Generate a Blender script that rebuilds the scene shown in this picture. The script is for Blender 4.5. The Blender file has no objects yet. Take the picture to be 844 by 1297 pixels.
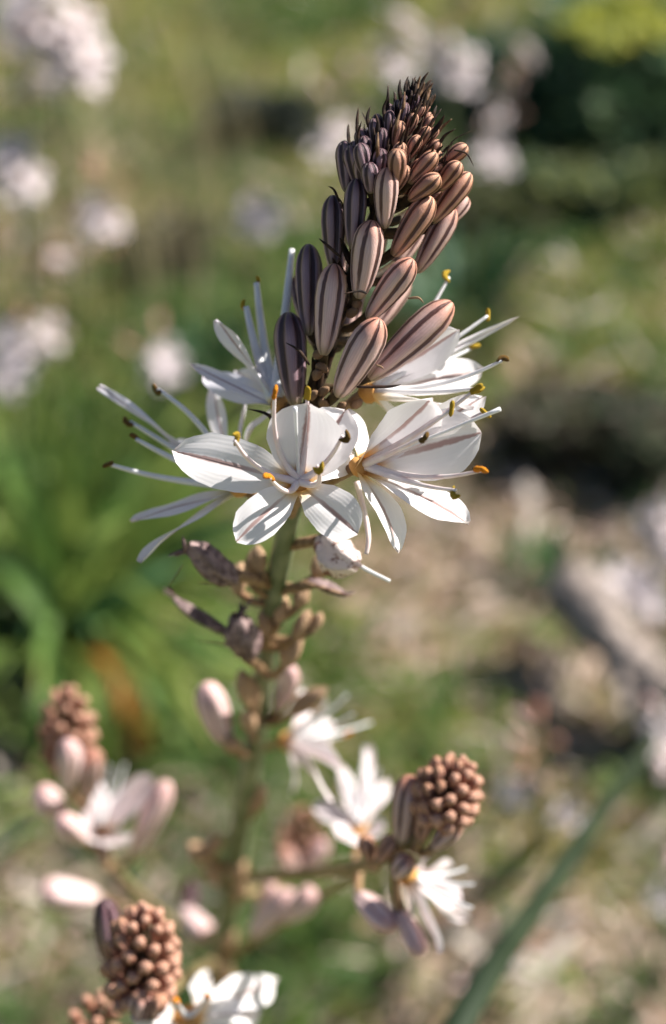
import bpy, math, random
from mathutils import Vector, Matrix, noise

R = math.radians
rnd = random.Random(7)
scene = bpy.context.scene
col = scene.collection

# ---------------------------------------------------------------- camera
PITCH = R(38.0); CAM_H = 1.02; FPX = 648.5 / math.tan(R(19.0))
cam_d = bpy.data.cameras.new('camera'); cam = bpy.data.objects.new('camera', cam_d)
col.objects.link(cam); scene.camera = cam
cam.location = (0, 0, CAM_H); cam.rotation_euler = (R(90) - PITCH, 0, 0)
cam_d.sensor_fit = 'VERTICAL'; cam_d.sensor_height = 24.0; cam_d.sensor_width = 15.6
cam_d.lens = 12.0 / math.tan(R(19.0))
cam_d.clip_start = 0.01; cam_d.clip_end = 500
cam_d.dof.use_dof = True; cam_d.dof.focus_distance = 0.2535; cam_d.dof.aperture_fstop = 5.2
cam_d.dof.aperture_blades = 0

# ---------------------------------------------------------------- light
SUN_EL, SUN_AZ = R(41), R(25)        # azimuth from +X (right) towards +Y (away)
sun_dir = Vector((math.cos(SUN_EL) * math.cos(SUN_AZ), math.cos(SUN_EL) * math.sin(SUN_AZ), math.sin(SUN_EL)))
w = bpy.data.worlds.new('World'); scene.world = w; w.use_nodes = True
nt = w.node_tree; nt.nodes.clear()
sky = nt.nodes.new('ShaderNodeTexSky'); sky.sky_type = 'NISHITA'; sky.sun_disc = False
sky.sun_elevation = SUN_EL; sky.sun_rotation = R(90) - SUN_AZ
bg = nt.nodes.new('ShaderNodeBackground'); bg.inputs['Strength'].default_value = 0.05
wo = nt.nodes.new('ShaderNodeOutputWorld')
nt.links.new(sky.outputs[0], bg.inputs[0]); nt.links.new(bg.outputs[0], wo.inputs[0])
sd = bpy.data.lights.new('sun', 'SUN'); sd.energy = 5.0; sd.angle = R(0.5); sd.color = (1.0, 0.95, 0.87)
so = bpy.data.objects.new('sun', sd); col.objects.link(so)
so.rotation_euler = sun_dir.to_track_quat('Z', 'Y').to_euler(); so.location = (1, 0.5, 3)

vs = scene.view_settings; vs.view_transform = 'Standard'; vs.look = 'None'; vs.exposure = 1.15; vs.gamma = 1.0
vs.use_curve_mapping = False
scene.cycles.use_denoising = True
scene.cycles.max_bounces = 8

# ---------------------------------------------------------------- geometry helpers
FWD = Vector((0, math.cos(PITCH), -math.sin(PITCH)))
UPV = Vector((0, math.sin(PITCH), math.cos(PITCH)))
TC = -FWD; RGT = Vector((1, 0, 0)); CAM = Vector((0, 0, CAM_H))
CX, CY = 422.0, 648.5

def P(x, y, d):
    """world point seen at photo pixel x, y at depth d (mm)"""
    d = d / 1000.0
    return CAM + FWD * d + RGT * ((x - CX) / FPX * d) - UPV * ((y - CY) / FPX * d)

def G(x, y, z=0.0):
    v = FWD + RGT * ((x - CX) / FPX) - UPV * ((y - CY) / FPX)
    k = (z - CAM_H) / v.z
    return CAM + v * k

def pix(p):
    v = p - CAM; d = v.dot(FWD)
    return CX + v.dot(RGT) / d * FPX, CY - v.dot(UPV) / d * FPX, d

def PX(n, d):                     # size of n pixels at depth d mm, in metres
    return n / FPX * d / 1000.0

W = {}                            # world matrices of what has been placed

def link(o, M, parent=None):
    col.objects.link(o); W[o.name] = M.copy()
    if parent is not None:
        o.parent = parent; o.matrix_parent_inverse = W[parent.name].inverted(); o.matrix_basis = M
    else:
        o.matrix_basis = M
    return o

def tag(o, label=None, cat=None, group=None, kind=None):
    if label: o['label'] = label
    if cat: o['category'] = cat
    if group: o['group'] = group
    if kind: o['kind'] = kind
    return o

def thing(name, loc, label, cat, group=None):
    o = bpy.data.objects.new(name, None); o.empty_display_size = 0.02
    link(o, Matrix.Translation(loc)); return tag(o, label, cat, group)

def mesh_data(name, vs_, fs, mat, pc=None, smooth=True):
    me = bpy.data.meshes.new(name); me.from_pydata([tuple(v) for v in vs_], [], fs)
    if smooth: me.polygons.foreach_set('use_smooth', [True] * len(me.polygons))
    if mat: me.materials.append(mat)
    if pc:
        a = me.attributes.new('pc', 'FLOAT_VECTOR', 'POINT')
        a.data.foreach_set('vector', [c for v in pc for c in v])
    me.update(); return me

def obj(name, vs_, fs, mat, parent, origin=None, pc=None, smooth=True):
    """one mesh object from world-space vertices"""
    if origin is None: origin = vs_[0].copy() if hasattr(vs_[0], 'copy') else Vector(vs_[0])
    me = mesh_data(name, [Vector(v) - origin for v in vs_], fs, mat, pc, smooth)
    return link(bpy.data.objects.new(name, me), Matrix.Translation(origin), parent)

def bez(a, b, c, t): return a * (1 - t) ** 2 + b * (2 * t * (1 - t)) + c * t * t
def bezd(a, b, c, t): return (b - a) * (2 * (1 - t)) + (c - b) * (2 * t)

def lerp_table(tab, t):
    for (t0, v0), (t1, v1) in zip(tab, tab[1:]):
        if t <= t1: return v0 + (v1 - v0) * (t - t0) / (t1 - t0)
    return tab[-1][1]

def catmull(pts, n):
    out = []; m = len(pts)
    for i in range(m - 1):
        p0 = pts[max(i - 1, 0)]; p1 = pts[i]; p2 = pts[i + 1]; p3 = pts[min(i + 2, m - 1)]
        for k in range(n):
            t = k / n
            out.append(0.5 * ((2 * p1) + (p2 - p0) * t + (2 * p0 - 5 * p1 + 4 * p2 - p3) * t * t + (3 * p1 - p0 - 3 * p2 + p3) * t ** 3))
    out.append(pts[-1].copy()); return out

def tube(pts, rads, n=10, bump=0.0, flat=1.0, vs_=None, fs=None, cap=True):
    vs_ = [] if vs_ is None else vs_; fs = [] if fs is None else fs
    base = len(vs_); ref = None; m = len(pts)
    for i, p in enumerate(pts):
        tan = (pts[min(i + 1, m - 1)] - pts[max(i - 1, 0)]).normalized()
        if ref is None:
            ref = tan.orthogonal().normalized()
        ref = (ref - tan * ref.dot(tan)).normalized(); bi = tan.cross(ref)
        for k in range(n):
            a = 2 * math.pi * k / n
            r = rads[i] * (1 + (bump * (rnd.random() - .5) if bump else 0))
            vs_.append(p + ref * (math.cos(a) * r) + bi * (math.sin(a) * r * flat))
    for i in range(m - 1):
        for k in range(n):
            a = base + i * n + k; b = base + i * n + (k + 1) % n
            fs.append((a, b, b + n, a + n))
    if cap:
        fs.append(tuple(base + k for k in range(n))[::-1]); fs.append(tuple(base + (m - 1) * n + k for k in range(n)))
    return vs_, fs

def lathe_unit(prof, n, lob=None):
    """unit solid along +Z; prof = [(z, r)], lob(theta, t) multiplies the radius"""
    vs_ = []; fs = []
    for z, r in prof:
        for k in range(n):
            a = 2 * math.pi * k / n; q = r * (lob(a, z) if lob else 1)
            vs_.append(Vector((math.cos(a) * q, math.sin(a) * q, z)))
    m = len(prof)
    for i in range(m - 1):
        for k in range(n):
            a = i * n + k; b = i * n + (k + 1) % n; fs.append((a, b, b + n, a + n))
    fs.append(tuple(range(n))[::-1]); fs.append(tuple((m - 1) * n + k for k in range(n)))
    return vs_, fs

def frame(base, direction, roll=0.0, sx=1.0, sy=1.0, sz=1.0):
    q = direction.normalized().to_track_quat('Z', 'Y')
    return Matrix.Translation(base) @ q.to_matrix().to_4x4() @ Matrix.Rotation(roll, 4, 'Z') @ Matrix.Diagonal((sx, sy, sz, 1))

# ---------------------------------------------------------------- materials
class NT:
    def __init__(self, name):
        self.m = bpy.data.materials.new(name); self.m.use_nodes = True
        self.t = self.m.node_tree; self.t.nodes.clear()
        self.out = self.t.nodes.new('ShaderNodeOutputMaterial')
    def n(self, typ, **kw):
        nd = self.t.nodes.new(typ)
        for k, v in kw.items():
            if k in nd.inputs.keys() if isinstance(k, str) else False: nd.inputs[k].default_value = v
            else: setattr(nd, k, v)
        return nd
    def l(self, a, b): self.t.links.new(a, b)
    def val(self, x, sock):
        if hasattr(x, 'is_output') or isinstance(x, bpy.types.NodeSocket): self.l(x, sock)
        else: sock.default_value = x
    def math(self, op, a, b=0.0, c=None):
        nd = self.t.nodes.new('ShaderNodeMath'); nd.operation = op
        self.val(a, nd.inputs[0]); self.val(b, nd.inputs[1])
        if c is not None: self.val(c, nd.inputs[2])
        return nd.outputs[0]
    def ramp(self, x, a, b, lo=0.0, hi=1.0):
        nd = self.t.nodes.new('ShaderNodeMapRange'); nd.interpolation_type = 'SMOOTHSTEP'
        self.val(x, nd.inputs[0]); nd.inputs[1].default_value = a; nd.inputs[2].default_value = b
        nd.inputs[3].default_value = lo; nd.inputs[4].default_value = hi
        return nd.outputs[0]
    def mix(self, f, a, b):
        nd = self.t.nodes.new('ShaderNodeMix'); nd.data_type = 'RGBA'
        self.val(f, nd.inputs[0])
        for v, s in ((a, nd.inputs[6]), (b, nd.inputs[7])):
            if isinstance(v, tuple): s.default_value = v + (1.0,) if len(v) == 3 else v
            else: self.l(v, s)
        return nd.outputs[2]
    def noise(self, scale, detail=3.0, vec=None, rough=0.55):
        nd = self.t.nodes.new('ShaderNodeTexNoise'); nd.inputs['Scale'].default_value = scale
        nd.inputs['Detail'].default_value = detail; nd.inputs['Roughness'].default_value = rough
        if vec is not None: self.l(vec, nd.inputs['Vector'])
        return nd.outputs[0]
    def obj_co(self): return self.n('ShaderNodeTexCoord').outputs['Object']
    def rand(self): return self.n('ShaderNodeObjectInfo').outputs['Random']
    def sep(self, v):
        nd = self.n('ShaderNodeSeparateXYZ'); self.l(v, nd.inputs[0]); return nd.outputs
    def pc(self):
        nd = self.n('ShaderNodeAttribute'); nd.attribute_name = 'pc'; return nd.outputs['Vector']
    def bsdf(self, color, rough=0.5, spec=0.4, trans=0.0, tcol=None, bump=None, bdist=0.0005, bstr=0.5, sheen=0.0, sss=0.0, sssr=0.002):
        p = self.n('ShaderNodeBsdfPrincipled'); self.val(color if not isinstance(color, tuple) else color + (1,), p.inputs['Base Color'])
        self.val(rough, p.inputs['Roughness']); p.inputs['Specular IOR Level'].default_value = spec
        if sheen: p.inputs['Sheen Weight'].default_value = sheen
        if sss:
            p.inputs['Subsurface Weight'].default_value = sss; p.inputs['Subsurface Radius'].default_value = (1, .6, .45); p.inputs['Subsurface Scale'].default_value = sssr
        bn = None
        if bump is not None:
            b = self.n('ShaderNodeBump'); b.inputs['Strength'].default_value = bstr; b.inputs['Distance'].default_value = bdist
            self.l(bump, b.inputs['Height']); bn = b.outputs[0]; self.l(bn, p.inputs['Normal'])
        sh = p.outputs[0]
        if trans:
            t = self.n('ShaderNodeBsdfTranslucent'); c = tcol if tcol is not None else color
            self.val(c if not isinstance(c, tuple) else c + (1,), t.inputs[0])
            if bn: self.l(bn, t.inputs['Normal'])
            mx = self.n('ShaderNodeMixShader'); mx.inputs[0].default_value = trans
            self.l(sh, mx.inputs[1]); self.l(t.outputs[0], mx.inputs[2]); sh = mx.outputs[0]
        self.l(sh, self.out.inputs[0]); return self.m

def m_petal(name, white, rib, ribw=0.16, warm=(0.85, 0.55, 0.16), trans=0.32, warm_end=0.24):
    k = NT(name); s = k.sep(k.pc()); t, v = s[0], s[1]
    av = k.math('ABSOLUTE', v)
    wob = k.math('MULTIPLY', k.math('SUBTRACT', k.noise(600, 2, k.obj_co()), 0.5), 0.10)
    av = k.math('ABSOLUTE', k.math('ADD', v, wob))
    ribf = k.ramp(av, ribw * 0.35, ribw, 1.0, 0.0)
    ribf = k.math('MULTIPLY', ribf, k.ramp(t, 0.10, 0.55, 0.35, 1.0))
    vein = k.math('SINE', k.math('MULTIPLY', v, 38.0))
    veinf = k.math('MULTIPLY', k.ramp(vein, 0.2, 1.0), 0.05)
    c = k.mix(veinf, white, (white[0] * .78, white[1] * .70, white[2] * .72))
    c = k.mix(k.math('MULTIPLY', k.noise(260, 3, k.obj_co()), 0.14), c, (white[0] * .80, white[1] * .70, white[2] * .72))
    c = k.mix(k.math('MULTIPLY', ribf, 0.85), c, rib)
    c = k.mix(k.ramp(t, 0.02, warm_end, 0.9, 0.0), c, warm)
    c = k.mix(k.ramp(t, 0.955, 1.0, 0.0, 0.35), c, rib)
    h = k.math('ADD', k.math('MULTIPLY', vein, 0.12), k.math('MULTIPLY', k.ramp(av, 0.0, 0.25, 0.0, 1.0), 1.6))
    return k.bsdf(c, 0.45, 0.35, trans=trans, tcol=c, bump=h, bdist=0.00008, bstr=0.5, sheen=0.1)

def m_bud(name, body, stripe, tip, sw=0.17, dark_var=0.25, mott=0.25):
    k = NT(name); co = k.obj_co(); s = k.sep(co); z = s[2]; rn = k.rand()
    ang = k.math('ARCTAN2', s[1], s[0])
    u = k.math('MULTIPLY', ang, 6 / (2 * math.pi))
    u = k.math('ADD', u, k.math('MULTIPLY', k.math('SUBTRACT', k.noise(3.2, 2, co), 0.5), 0.22))
    d = k.math('ABSOLUTE', k.math('SUBTRACT', k.math('FRACT', u), 0.5))
    st = k.ramp(d, sw * 0.45, sw * 1.15, 1.0, 0.0)
    st = k.math('MULTIPLY', st, k.ramp(z, 0.0, 0.35, 0.45, 1.0))
    # faint lengthwise streaks beside the rib and a pale streak in the middle of each tepal
    fine = k.math('MULTIPLY', k.ramp(k.math('SINE', k.math('MULTIPLY', u, 50.0)), 0.0, 1.0), 0.12)
    c = k.mix(k.math('MULTIPLY', k.noise(5.5, 4, co), mott * 2), body, tuple(b * f for b, f in zip(body, (.80, .62, .60))))
    c = k.mix(fine, c, stripe)
    c = k.mix(k.math('MULTIPLY', rn, dark_var), c, stripe)
    c = k.mix(k.math('MULTIPLY', k.ramp(z, 0.70, 0.99), 0.8), c, tip)
    c = k.mix(k.math('MULTIPLY', st, 0.92), c, stripe)
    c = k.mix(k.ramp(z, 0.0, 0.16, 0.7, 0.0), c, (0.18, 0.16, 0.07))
    h = k.math('ADD', k.math('MULTIPLY', st, -1.0), k.math('MULTIPLY', k.noise(26, 3, co), 0.4))
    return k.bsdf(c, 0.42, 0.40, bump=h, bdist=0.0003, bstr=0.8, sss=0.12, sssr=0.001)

def m_plain(name, c1, c2, scale, rough=0.6, spec=0.3, trans=0.0, bstr=0.4, bdist=0.0005, detail=4, var=0.0, lo=.35, hi=.65):
    k = NT(name); n = k.noise(scale, detail, k.obj_co()); f = k.ramp(n, lo, hi)
    c = k.mix(f, c1, c2)
    if var: c = k.mix(k.math('MULTIPLY', k.rand(), var), c, tuple(x * 0.45 for x in c1))
    return k.bsdf(c, rough, spec, trans=trans, bump=n, bdist=bdist, bstr=bstr)

M = {}
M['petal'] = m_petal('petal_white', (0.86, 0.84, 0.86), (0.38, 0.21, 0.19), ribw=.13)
M['petal_shade'] = m_petal('petal_white_shaded', (0.76, 0.74, 0.82), (0.28, 0.15, 0.18), warm=(0.55, 0.50, 0.30), trans=0.28)  # white petals with lilac shade put into the colour
M['petal_far'] = m_petal('petal_pinkish_white', (0.78, 0.70, 0.72), (0.42, 0.22, 0.22), warm=(0.55, 0.38, 0.25), trans=0.25)
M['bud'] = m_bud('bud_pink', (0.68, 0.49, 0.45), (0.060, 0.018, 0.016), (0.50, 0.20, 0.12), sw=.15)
M['bud_mauve_shade'] = m_bud('bud_mauve_shade', (0.34, 0.24, 0.28), (0.022, 0.008, 0.013), (0.10, 0.035, 0.045), sw=0.24)  # purple shade of the spike's left side put into the bud colour
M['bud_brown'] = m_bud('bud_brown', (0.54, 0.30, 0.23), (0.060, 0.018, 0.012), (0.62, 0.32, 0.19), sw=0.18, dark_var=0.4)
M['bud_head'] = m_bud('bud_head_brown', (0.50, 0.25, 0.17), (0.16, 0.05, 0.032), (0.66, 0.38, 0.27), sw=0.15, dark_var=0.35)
M['bud_pale'] = m_bud('bud_pale_pink', (0.78, 0.62, 0.61), (0.50, 0.26, 0.24), (0.62, 0.38, 0.36), sw=0.10, dark_var=0.15)
M['stem'] = m_plain('stem_green', (0.085, 0.115, 0.050), (0.20, 0.23, 0.13), 160, 0.5, 0.4, bstr=0.3)
M['branch'] = m_plain('branch_brown_green', (0.15, 0.12, 0.055), (0.27, 0.20, 0.10), 220, 0.6, 0.3)
M['axis'] = m_plain('raceme_axis_gap_shade', (0.025, 0.016, 0.010), (0.07, 0.045, 0.022), 400, .7, .2)  # darkness of the gaps between buds put into the axis colour
M['pedicel'] = m_plain('pedicel', (0.20, 0.11, 0.06), (0.34, 0.22, 0.12), 500, 0.6, 0.3, var=0.3)
M['capsule'] = m_plain('capsule_tan', (0.42, 0.24, 0.13), (0.62, 0.42, 0.27), 350, 0.6, 0.3, var=0.35, bstr=.5)
M['bract'] = m_plain('bract_dark', (0.012, 0.008, 0.007), (0.060, 0.032, 0.020), 700, 0.7, 0.2)
M['bract_brown'] = m_plain('bract_brown', (0.10, 0.05, 0.03), (0.30, 0.19, 0.11), 700, 0.7, 0.2)
M['withered'] = m_plain('withered_mauve', (0.13, 0.085, 0.085), (0.36, 0.26, 0.25), 420, 0.75, 0.2, trans=0.15, bstr=.8, bdist=.001)
M['withered_pale'] = m_plain('withered_pale', (0.26, 0.13, 0.10), (0.80, 0.70, 0.67), 520, 0.7, 0.2, trans=0.2, bstr=.8, bdist=.001, lo=.36, hi=.48)
M['filament'] = m_plain('filament', (0.80, 0.66, 0.65), (0.86, 0.78, 0.76), 300, 0.45, 0.4, trans=0.2, bstr=.2)
M['filament_cool'] = m_plain('filament_white', (0.78, 0.78, 0.80), (0.85, 0.85, 0.86), 300, 0.45, 0.4, trans=0.25, bstr=.2)
M['orange'] = m_plain('anther_orange', (0.80, 0.17, 0.006), (0.95, 0.40, 0.02), 1600, 0.8, 0.2, bstr=.9, bdist=.0003)
M['yellow'] = m_plain('anther_yellow', (0.34, 0.20, 0.015), (0.62, 0.42, 0.04), 1500, 0.8, 0.2, bstr=.9, bdist=.0003)
M['dark_anther'] = m_plain('anther_dark', (0.035, 0.022, 0.012), (0.30, 0.16, 0.03), 1300, 0.8, 0.2, bstr=.9, bdist=.0003)
M['heart'] = m_plain('flower_heart', (0.52, 0.20, 0.05), (0.72, 0.42, 0.13), 600, 0.6, 0.3, bstr=.5)

# ---------------------------------------------------------------- shared unit meshes
def bud_mesh(name, mat, fat=0.62, n=48):
    prof = [(0, .22), (.03, .36), (.10, .54), (.22, .72), (.36, .85), (.50, .94), (fat, 1.0), (.78, .96), (.87, .82), (.93, .63), (.965, .46), (.99, .28), (1.0, .12)]
    def lob(a, z):
        six = abs(math.sin(3 * (a - math.pi / 6)))  # a groove along each dark midrib
        three = math.cos(3 * a)
        return 1 - 0.20 * (1 - six) * (0.5 + z) * (1.35 - z) + 0.05 * three
    v, f = lathe_unit([(z, r) for z, r in prof], n, lob)
    # curve the bud a little along its length
    v = [Vector((p.x + 0.16 * math.sin(p.z * math.pi), p.y, p.z)) for p in v]
    return mesh_data(name, v, f, mat)
BUD = {k: [bud_mesh('bud', M[k], ft) for ft in (0.62, 0.69)] for k in ('bud', 'bud_mauve_shade', 'bud_brown', 'bud_pale')}
BUD['bud_head'] = [bud_mesh('bud', M['bud_head'], ft, 24) for ft in (0.60, 0.70)]

def bud(parent, b, t, width, mat='bud', roll=None):
    d = t - b; L = d.length; r = width / 2 * .99
    me = BUD[mat][rnd.randrange(2)]
    if roll is None and mat in ('bud', 'bud_mauve_shade', 'bud_brown'):
        lc = frame(b, d).to_3x3().inverted() @ TC; roll = math.atan2(lc.y, lc.x) + rnd.uniform(-.25, .25)
    return link(bpy.data.objects.new('bud', me), frame(b, d, rnd.uniform(0, 6.28) if roll is None else roll, r, r, L), parent)

def lobed(name, mat, k, n=18, amt=.16, prof=None):
    prof = prof or [(0, .25), (.06, .5), (.18, .82), (.35, 1), (.6, 1), (.8, .85), (.93, .5), (1, .12)]
    v, f = lathe_unit(prof, n, lambda a, z: 1 + amt * math.cos(k * a)); return mesh_data(name, v, f, mat)
def anther_mesh(mat, bend):
    v, f = lathe_unit([(0, .3), (.05, .6), (.16, .95), (.34, 1), (.5, .88), (.68, 1), (.86, .9), (.95, .6), (1, .25)], 14, lambda a, z: 1 + .30 * math.cos(2 * a) * (1 if z < .5 else .7))
    v = [Vector((p.x + bend * (4 * p.z * (1 - p.z)) + rnd.uniform(-.07, .07), p.y + rnd.uniform(-.07, .07), p.z)) for p in v]
    return mesh_data('anther', v, f, M[mat])
ANTHER = {c: [anther_mesh(c, b_) for b_ in (.25, 1.1, 1.9)] for c in ('orange', 'yellow', 'dark_anther')}
SCALE = lobed('scale_leaf', M['bract_brown'], 3, 10, .15)
CAPS = lobed('seed_capsule', M['capsule'], 3, 18, .12, [(0, .3), (.08, .45), (.2, .8), (.4, 1), (.6, .98), (.8, .75), (.92, .42), (.97, .2), (1, .14)])

def stick(name, pts, rads, mat, parent, n=8, flat=1.0, seg=5, bump=0.0):
    pp = catmull(pts, seg); m = len(pp)
    k = len(rads)
    rr = []
    for i in range(m):
        x = i / (m - 1) * (k - 1); a = min(int(x), k - 2); rr.append(rads[a] + (rads[a + 1] - rads[a]) * (x - a))
    v, f = tube(pp, rr, n, bump, flat)
    return obj(name, v, f, mat, parent, pts[0].copy())

PW = [(0, .30), (.12, .46), (.3, .78), (.48, .97), (.6, 1), (.74, .93), (.86, .72), (.94, .44), (.98, .22), (1, .05)]
def petal_verts(B, T, width, facing, lift, cup=0.18, twist=0.0, nu=16, nv=8, wav=0.03, side_hint=None):
    L = (T - B).length
    C = (B + T) / 2 + facing.normalized() * lift
    vs_, pcs, fs = [], [], []
    ph = rnd.uniform(0, 6.28)
    for i in range(nu + 1):
        t = i / nu; p = bez(B, C, T, t); tan = bezd(B, C, T, t).normalized()
        side = tan.cross(facing).normalized()
        nor = side.cross(tan).normalized()
        a = twist * (t - .3)
        side, nor = side * math.cos(a) + nor * math.sin(a), nor * math.cos(a) - side * math.sin(a)
        hw = lerp_table(PW, t) * width / 2 * (1 + .07 * noise.noise(Vector((t * 5, ph, 1))))
        for j in range(nv + 1):
            s = j / nv * 2 - 1
            q = p + side * (hw * s) + nor * (cup * width / 2 * s * s * (0.35 + 0.65 * (1 - t)) - (0.05 * width * max(0, 1 - abs(s) * 4)))
            q += nor * (wav * L * math.sin(7 * t + 2.5 * s + ph) * abs(s)) + tan * (.035 * L * noise.noise(Vector((s * 4, ph, t * 2))) * t * t) + side * (.05 * hw * s * noise.noise(Vector((t * 9, ph + s, 4))))
            vs_.append(q); pcs.append((t, s, ph))
    for i in range(nu):
        for j in range(nv):
            a = i * (nv + 1) + j; fs.append((a, a + 1, a + nv + 2, a + nv + 1))
    return vs_, fs, pcs

def petal(parent, B, T, width, facing, lift, mat, **kw):
    v, f, pc = petal_verts(B, T, width, facing, lift, **kw)
    return obj('petal', v, f, M[mat], parent, B.copy(), pc)

def bract(parent, a, b, w, bend=0.15, mat='bract'):
    L = (b - a).length; mid = (a + b) / 2 + Vector((rnd.uniform(-1, 1), rnd.uniform(-1, 1), rnd.uniform(-.2, 1))).normalized() * (bend * L)
    return stick('bract', [a, mid, b], [w * .6, w, w * .7, w * .12], M[mat], parent, 6, 0.5, 4)

def flower(parent, c, axis_pt, facing, petals, stamens, pm='petal', fm='filament', heart=0.0022, style=None, rscale=1.0, ascale=1.0):
    """c: centre; petals [(tip, width, lift, cup, twist)]; stamens [(tip, ctrl offset vec or None, anther colour)]"""
    facing = facing.normalized()
    v, f = lathe_unit([(-1.0, .35), (-.7, .8), (-.2, 1), (.25, .85), (.55, .5), (.7, .15)], 12, lambda a, z: 1 + .1 * math.cos(3 * a))
    me = mesh_data('flower', v, f, M['heart'])
    fl = link(bpy.data.objects.new('flower', me), frame(c, facing, 0, heart, heart, heart), parent)
    # children sit in world space: undo the scale of the heart in W by using the full matrix
    if axis_pt is not None:
        b = c - facing * heart * .6
        stick('pedicel', [axis_pt, (axis_pt + b) / 2 - facing * (b - axis_pt).length * .15, b], [.0009 * rscale, .0008 * rscale, .0011 * rscale], M['pedicel'], fl)
    for (T, wd, lift, cup, tw) in petals:
        d = (T - c); d = (d - facing * d.dot(facing)); d = d.normalized() if d.length > 1e-6 else RGT
        B = c + d * heart * .55 - facing * heart * .25
        petal(fl, B, T, wd, facing, lift, pm, cup=cup, twist=tw)
    for (T, ctrl, colr) in stamens:
        d = (T - c); B = c + d.normalized() * heart * .5 + facing * heart * .2
        mid = (B + T) / 2 + (ctrl if ctrl is not None else Vector())
        r = .00042 * rscale
        pts = [bez(B, mid, T, i / 4) for i in range(5)]
        stick('filament', pts, [r * 1.9, r * 1.35, r * 1.05, r * .9, r * .65], M[fm], fl, 8)
        if colr:
            tn = (pts[-1] - pts[-2]).normalized()
            dr = (tn + Vector((rnd.uniform(-1, 1), rnd.uniform(-.4, .4), rnd.uniform(-1, 1))) * (.35 if colr == 'orange' else .9)).normalized()
            al = rnd.uniform(.0023, .0030) * ascale
            link(bpy.data.objects.new('anther', rnd.choice(ANTHER[colr][:2] if colr == 'orange' else ANTHER[colr])), frame(T - dr * al * .42, dr, rnd.uniform(0, 6), .00052 * ascale, .00052 * ascale, al), fl)
    if style is not None:
        mid = (c + style) / 2
        stick('style', [c, mid, style], [.00040, .00030, .00026, .00040], M['filament_cool'], fl, 8)
    return fl

# ================================================================ ground
def hfun(x, y):
    return (0.030 * noise.noise(Vector((x * 1.7, y * 1.7, 0.3))) + 0.014 * noise.noise(Vector((x * 6, y * 6, 5.1)))
            + 0.005 * noise.noise(Vector((x * 22, y * 22, 9.0))))

# patches of the meadow, given where they lie on the ground: (photo x, photo y, radius px, kind, weight)
PATCH = [(230, 90, 190, 'g', 1.3), (600, 20, 140, 'g', .8), (420, 20, 150, 'g', 1), (760, 330, 110, 'g', 1.0), (700, 260, 90, 'g', .8), (640, 430, 120, 'g', .6),
         (780, 440, 90, 'y', .9), (470, 880, 110, 'g', .9), (130, 560, 170, 'g', 1.2), (400, 1230, 100, 'g', 1.1), (700, 1090, 80, 'y', .8), (380, 830, 60, 'g', 1.3),
         (600, 900, 60, 'g', .6), (250, 960, 60, 'g', 1.2), (300, 330, 110, 'y', .6), (250, 400, 80, 'g', .6), (380, 290, 60, 'g', .7),
         (600, 640, 120, 'b', 1.0), (690, 640, 120, 'b', 1.2), (560, 780, 110, 'b', .9), (470, 740, 90, 'b', .8), (60, 1160, 130, 'b', .8), (130, 250, 90, 'b', .9), (230, 300, 80, 'b', .6),
         (720, 1230, 110, 'b', 1.2), (500, 1260, 90, 'b', .9), (680, 860, 110, 'b', .9), (200, 1080, 70, 'b', .7), (560, 230, 60, 'b', .4), (440, 130, 110, 'b', .6), (700, 520, 70, 'b', .6)]
PW_ = []
for (x, y, r, kd, wt) in PATCH:
    c = G(x, y); e = (G(x + r, y) - c).length; e2 = (G(x, y - r) - G(x, y + r)).length / 2
    PW_.append((c.x, c.y, e, e2, kd, wt))
def zone(x, y):
    g = 0.44 + (0.30 if y > 2.3 else 0.0) + 0.45 * noise.noise(Vector((x * 5, y * 4, 2.2))); b = 0.38 + 0.4 * noise.noise(Vector((x * 6, y * 6, 7.7))); yl = 0.1 + 0.2 * noise.noise(Vector((x * 3, y * 3, 4)))
    for cx, cy, ex, ey, kd, wt in PW_:
        q = ((x - cx) / ex) ** 2 + ((y - cy) / ey) ** 2
        if q < 6:
            v = wt * math.exp(-q)
            if kd == 'g': g += v
            elif kd == 'b': b += v
            else: yl += v
    return max(0, g), max(0, b), max(0, yl)

k = NT('soil'); co = k.obj_co(); n1 = k.noise(7, 5, co); n2 = k.noise(38, 5, co); n3 = k.noise(160, 3, co)
at = k.n('ShaderNodeAttribute'); at.attribute_name = 'pc'; ss = k.sep(at.outputs['Vector'])
c = k.mix(k.ramp(n2, .38, .62), (0.10, 0.068, 0.042), (0.30, 0.22, 0.14))
c = k.mix(k.ramp(n3, .55, .7), c, (0.42, 0.33, 0.23))
cg = k.mix(k.ramp(n2, .35, .65), (0.08, 0.095, 0.022), (0.25, 0.25, 0.07))
c = k.mix(k.ramp(k.math('ADD', ss[0], k.math('MULTIPLY', k.math('SUBTRACT', n2, .5), 1.2)), .30, .70), c, cg)
M['soil'] = k.bsdf(c, 0.9, 0.15, bump=n2, bdist=0.006, bstr=0.8)

xs = [-60, -30, -14, -7, -4, -2.6] + [-2.0 + i * 0.05 for i in range(81)] + [2.6, 4, 7, 14, 30, 60]
ys = [-40, -15, -6, -2, -.8, -.3] + [0.0 + i * 0.05 for i in range(101)] + [5.4, 6, 7, 9, 12, 18, 28, 45, 80, 140]
v, pcs, f = [], [], []
for y in ys:
    for x in xs:
        v.append(Vector((x, y, hfun(x, y)))); g, b, yl = zone(x, y); pcs.append(((g + .6 * yl) / (g + b + yl + 1e-4), b, 0))
nx = len(xs)
for i in range(len(ys) - 1):
    for j in range(nx - 1):
        a = i * nx + j; f.append((a, a + 1, a + nx + 1, a + nx))
ground = obj('ground', v, f, M['soil'], None, Vector((0, 0, 0)), pcs)
tag(ground, kind='structure')

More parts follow.
